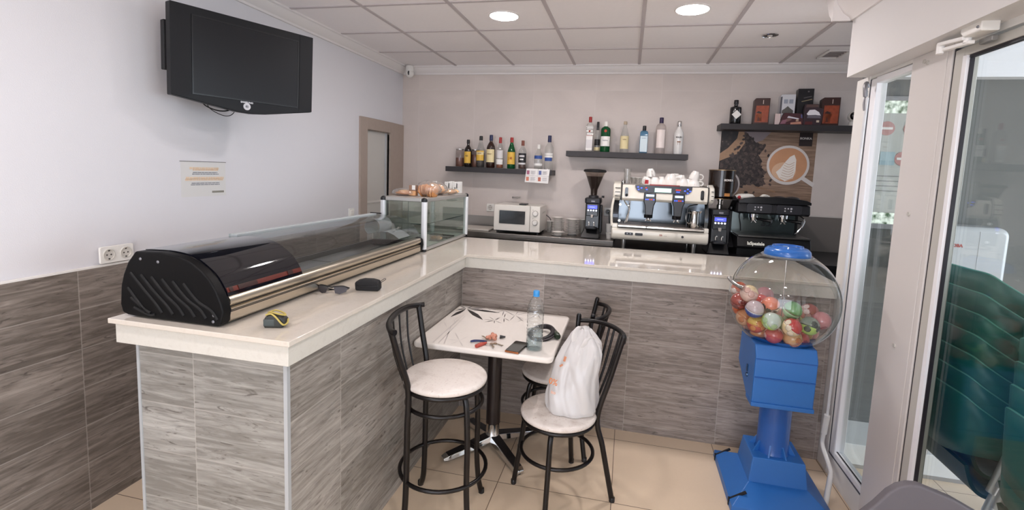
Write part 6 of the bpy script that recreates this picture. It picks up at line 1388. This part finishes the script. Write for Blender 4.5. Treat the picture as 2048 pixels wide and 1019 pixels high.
spare = ['#d2a47c', '#bf6a52', '#c9a14e', '#b85a55', '#8fae6a', '#d6c0a8', '#c9857a']
for i, p in enumerate(cap_pos):
    p = (p[0] - .014, p[1], p[2])
    if i < len(cap_spec): lb_, lo_, hi_, bd_, rl, cl = cap_spec[i]
    else: lb_, lo_, hi_, bd_, rl, cl = 'toy capsule mostly hidden deep inside the heap in the globe', spare[i % 7], spare[(i + 3) % 7], spare[(i + 1) % 7], (i * 37 % 180, i * 61 % 180), 0
    t = thing('toy_capsule', lb_, 'capsule', p, group='toy capsules in the globe' if i < len(cap_spec) else 'hidden toy capsules', rot=(R(rl[0]), R(rl[1]), 0))
    rc = .0446
    mt = lambda c, k: M('cap_%s_%d' % (c[1:], k), soft(c), .12, coat=.5, var=.12, vscale=35)
    obj('lower_half', MB().sphere((0, 0, 0), rc, 24, 8, z0=-1, z1=-.04), mt(lo_, 0), t, smooth=180)
    obj('upper_half', MB().sphere((0, 0, 0), rc, 24, 8, z0=.04, z1=1), glassmat('cap_clear_' + hi_[1:], '#efe4e2', 2., body=.5, bcol=hi_) if cl else mt(hi_, 0), t, smooth=180)
    obj('seam_band', MB().lathe([(rc, -.0022), (rc * 1.008, 0), (rc, .0022)], n=24), mt(bd_, 0), t, smooth=180)
    if i < len(cap_spec):
        a = R(35 * i); mb = MB()
        for k in range(3):
            o = len(mb.v); mb.sphere((0, 0, 0), rc * 1.004, 8, 4, z0=.93, z1=1)
            m_ = Matrix.Rotation(R(-70 + 35 * k + 20 * (i % 3)), 4, 'Z') @ Matrix.Rotation(R(70 + 22 * ((i + k) % 3)), 4, 'X')
            for q in range(o, len(mb.v)): mb.v[q] = tuple(m_ @ Vector(mb.v[q]))
        obj('printed_patches', mb, mt(bd_, 0), t, smooth=180)

# ================================================================== RIGHT SIDE
cr = thing('shutter_crank', 'white shutter crank rod hanging beside the narrow window, bent at the floor end', 'crank', (3.56, -1.90, .02))
wt = M('crank_white', '#dcdad6', .35)
obj('rod', MB().tube([(3.566, -1.918, 2.115), (3.562, -1.910, 1.60), (3.560, -1.905, 1.06), (3.560, -1.884, .36)], .0075, 10), M('rod_white', '#d9dadd', .3), cr, True)
obj('joint_hook', MB().tube(smoothpath([(3.572, -1.898, 2.17), (3.560, -1.905, 2.19), (3.552, -1.918, 2.165), (3.556, -1.92, 2.12)]), .011, 10).tube(smoothpath([(3.566, -1.905, 2.15), (3.556, -1.912, 2.09), (3.558, -1.918, 2.05)]), .006, 8), M('hook_grey', '#87868a', .35, metal=.6), cr, True)
obj('upper_grip', MB().tube([(3.560, -1.885, .365), (3.558, -1.872, .25)], .0155, 14), wt, cr, True)
obj('bent_arm', MB().tube(smoothpath([(3.558, -1.874, .26), (3.556, -1.868, .20), (3.553, -1.90, .17), (3.548, -1.98, .145), (3.544, -2.04, .122), (3.535, -2.065, .105)]), .0115, 12), wt, cr, True)
obj('lower_grip', MB().tube([(3.535, -2.065, .105), (3.475, -2.185, .0125)], .0135, 14), wt, cr, True)
dc = thing('door_closer', 'white hydraulic door closer on the frame above the glazed door', 'door closer', (3.56, -2.70, 2.22))
obj('closer_body', MB().prism([(-2.80, 2.206), (-2.80, 2.262), (-2.715, 2.268), (-2.690, 2.255), (-2.690, 2.222), (-2.710, 2.206)], 'x', 3.525, 3.582), white_plastic, dc, True, bevel=.005)
obj('arm', MB().tbox((3.535, -2.630, 2.213), (.020, .155, .014), Matrix.Rotation(R(6), 3, 'X')).tbox((3.548, -2.640, 2.194), (.020, .165, .013), Matrix.Rotation(R(4), 3, 'X')), M('closer_arm', '#efeeec', .25), dc, True, bevel=.003)
obj('pivot', MB().lathe([(.013, 2.185), (.013, 2.222)], (3.538, -2.556, 0), 16).lathe([(.012, 2.19), (.012, 2.206)], (3.545, -2.70, 0), 14), M('closer_arm', '#efeeec', .25), dc, True)
obj('foot_bracket', MB().box(3.572, 3.592, -2.78, -2.715, 2.178, 2.196), M('bracket_grey', '#8f8d8b', .35, metal=.5), dc, True, bevel=.003)
for yy, zz in ((-2.785, 2.252), (-2.785, 2.222)): obj('screw', MB().sphere((3.524, yy, zz), .005, 10, 6), M('screw_grey', '#7d7d82', .4, metal=.6), dc, True)
vt = thing('air_vent', 'square ceiling vent with slanted slats beyond the beam', 'vent', (3.92, -.38, CH))
obj('frame', MB().box(3.84, 4.00, -.52, -.50, CH - .012, CH).box(3.84, 4.00, -.26, -.24, CH - .012, CH).box(3.84, 3.855, -.50, -.26, CH - .012, CH).box(3.985, 4.0, -.50, -.26, CH - .012, CH), mat_cornice, vt, True, bevel=.002)
obj('slats', MB().box(3.86, 3.98, -.47, -.455, CH - .008, CH).box(3.86, 3.98, -.42, -.405, CH - .008, CH).box(3.86, 3.98, -.37, -.355, CH - .008, CH).box(3.86, 3.98, -.32, -.305, CH - .008, CH), M('vent_dark', '#8b8383', .5), vt, True)

# grey plastic chair at the near right
gch = thing('plastic_chair', 'dark grey plastic chair whose rounded back top shows in front of the glazed door', 'chair', (3.25, -3.55, 0))
gpm = M('chair_grey', '#5f5b60', .6)
obj('backrest', MB().prism([(-.18, .43), (-.19, .70), (-.164, .741), (-.136, .776), (-.108, .818), (-.086, .839), (-.062, .850), (-.036, .852), (.047, .827), (.109, .797), (.165, .755), (.19, .70), (.18, .43)], 'y', .195, .222), gpm, gch, bevel=.006, seg=3)
obj('seat', MB().prism(rrect(-.21, .21, -.22, .21, .06, 6), 'z', .425, .447), gpm, gch, bevel=.006)
for x, y in ((-.18, -.19), (.18, -.19), (-.18, .19), (.18, .19)):
    obj('leg', MB().tube([(x, y, .43), (x * 1.12, y * 1.12, 0)], [.020, .014], 12), gpm, gch)

# stacked green armchairs beyond the glass
green = M('chair_green', '#1a625b', .4); green_lit = M('chair_green_edge_lit', '#55988b', .4); dgreen = M('chair_green_dark', '#09382f', .5)
def green_chair(label, loc, rz, group):
    t = thing('garden_chair', label, 'chair', loc, rz, group)
    plan = [(.24, -.262), (.10, -.268), (-.04, -.262), (-.15, -.246), (-.212, -.225), (-.244, -.185), (-.250, -.10), (-.250, 0)]
    plan += [(x, -y) for x, y in plan[-2::-1]]
    top = [.600, .645, .705, .765, .808, .838, .840, .840]; top += top[-2::-1]
    bot = [.555, .575, .60, .615, .612, .60, .575, .57]; bot += bot[-2::-1]
    P_ = smoothpath([(x, y, 0) for x, y in plan], 4); Tt = smoothpath([(v, 0, 0) for v in top], 4); Bb = smoothpath([(v, 0, 0) for v in bot], 4)
    mb = MB(); vs = []; fs = []
    for p, a, b in zip(P_, Tt, Bb):
        for k in range(5):
            z = b.x + (a.x - b.x) * k / 4; s_ = 1 + .045 * (k / 4)
            vs.append((p.x * s_, p.y * s_, z))
    for i in range(len(P_) - 1):
        for k in range(4): fs.append((i * 5 + k, i * 5 + 5 + k, i * 5 + 6 + k, i * 5 + 1 + k))
    o = obj('back_shell', mb.add(vs, fs), green, t, smooth=70); sm = o.modifiers.new('th', 'SOLIDIFY'); sm.thickness = .012; sm.offset = 0
    obj('top_edge', MB().tube([(p.x * 1.047, p.y * 1.047, a.x) for p, a in zip(P_, Tt)], .004, 8), green_lit, t, smooth=70)  # lighter tube paints the light caught along the shell's top edge
    seat = [(-.24, .56), (-.20, .46), (-.12, .425), (.05, .43), (.20, .445), (.235, .43)]
    obj('seat', MB().strip([(a, b) for a, b in [(q.x, q.y) for q in smoothpath([(a, b, 0) for a, b in seat], 4)]], 'y', -.215, .215, .014), dgreen, t, smooth=60)
    for s in (-1, 1):
        obj('front_leg', MB().tube([(.20, s * .272, .585), (.225, s * .276, .0)], .0175, 10), alu, t, smooth=60)
        obj('rear_leg', MB().tube([(-.045, s * .272, .60), (-.205, s * .280, .0)], .0175, 10), alu, t, smooth=60)
    return t
g0 = green_chair('green armchair in the stack nearest the glazed door, one of seven alike', (4.01, -2.41, 0), 0., 'first stack of green chairs behind the glass')
for i in range(1, 7): dup(g0, (4.01 + .004 * i, -2.41, .083 * i))
g1 = dup(g0, (3.97, -3.08, 0), R(0), 'green armchair in the stack further right behind the glazed door', 'second stack of green chairs behind the glass')
for i in range(1, 8): dup(g1, (3.96 + .004 * i, -3.08, .083 * i))
tk = thing('water_heater', 'white rounded wall appliance with small red lettering on the grey porch wall', 'appliance', (4.31, -1.52, 1.05))
obj('casing', MB().prism(rrect(4.155, 4.465, 1.05, 1.455, .05, 6), 'y', -1.64, -1.421), M('heater_white', '#c3c8cb', .25, coat=.3), tk, True, bevel=.03, seg=4)
obj('front_seam', MB().box(4.315, 4.3175, -1.6415, -1.638, 1.08, 1.43), M('heater_seam', '#c9cccf', .4), tk, True)
text('red_lettering', 'HOBA', .024, M('heater_red', '#b4564f', .5), tk, (4.205, -1.6415, 1.345), bold=.001)
gw = sroot('window_3')
struct('window_frame', MB().box(3.80, 3.81, -1.435, -1.415, 1.40, 2.20).box(4.16, 4.185, -1.435, -1.415, 1.40, 2.20).box(3.80, 4.16, -1.435, -1.415, 2.175, 2.20).box(3.80, 4.16, -1.435, -1.415, 1.40, 1.43), M('frame_grey', '#8f9092', .4), gw)
m, nt0, out = newmat('garden_view_glow')
g = N(nt0, 'ShaderNodeNewGeometry'); n1 = N(nt0, 'ShaderNodeTexNoise', i_Scale=28., i_Detail=5.); nt0.links.new(g.outputs['Position'], n1.inputs['Vector'])
rp = N(nt0, 'ShaderNodeValToRGB'); e = rp.color_ramp.elements; e[0].position = .38; e[0].color = lin('#3f5a3c'); e[1].position = .62; e[1].color = lin('#eef6ea'); nt0.links.new(n1.outputs[0], rp.inputs[0])
p_ = N(nt0, 'ShaderNodeBsdfPrincipled'); nt0.links.new(rp.outputs[0], p_.inputs['Base Color']); nt0.links.new(rp.outputs[0], p_.inputs['Emission Color']); p_.inputs['Emission Strength'].default_value = .45; nt0.links.new(p_.outputs[0], out.inputs[0])
struct('glowing_view_panel', MB().box(3.80, 4.16, -1.424, -1.4195, 1.43, 2.175), m, gw)  # flat picture panel; its glow stands in for daylight outdoors
nb = thing('entry_notice', 'pale notice with red no-entry discs on the porch window', 'notice', (3.98, -1.43, 1.55))
obj('sheet', MB().box(3.845, 4.15, -1.4285, -1.4265, 1.50, 2.10), M('notice_grey', '#b9bcb6', .5), nb, True)
rdm = M('notice_red', '#b98a85', .5)
for (x, z) in ((3.89, 2.01), (4.02, 2.01), (3.99, 1.83)):
    dsc = obj('red_disc', MB().lathe([(0, -1.431), (.042, -1.431), (.042, -1.4285), (0, -1.4285)], (x, 0, z), 28, axis='y'), rdm, nb, True)
    obj('white_bar', MB().box(x - .03, x + .03, -1.4325, -1.4308, z - .007, z + .007), white_plastic, dsc, True)
obj('blue_panel', MB().box(3.87, 3.95, -1.4305, -1.4285, 1.79, 1.87), M('notice_blue', '#9fb7bd', .5), nb, True)
tl = MB()
for k in range(4): tl.box(3.86, 4.10 - .02 * (k % 2), -1.4305, -1.4285, 1.72 - .03 * k, 1.726 - .03 * k)
obj('text_lines', tl, M('notice_text', '#8b8d8b', .5), nb, True)
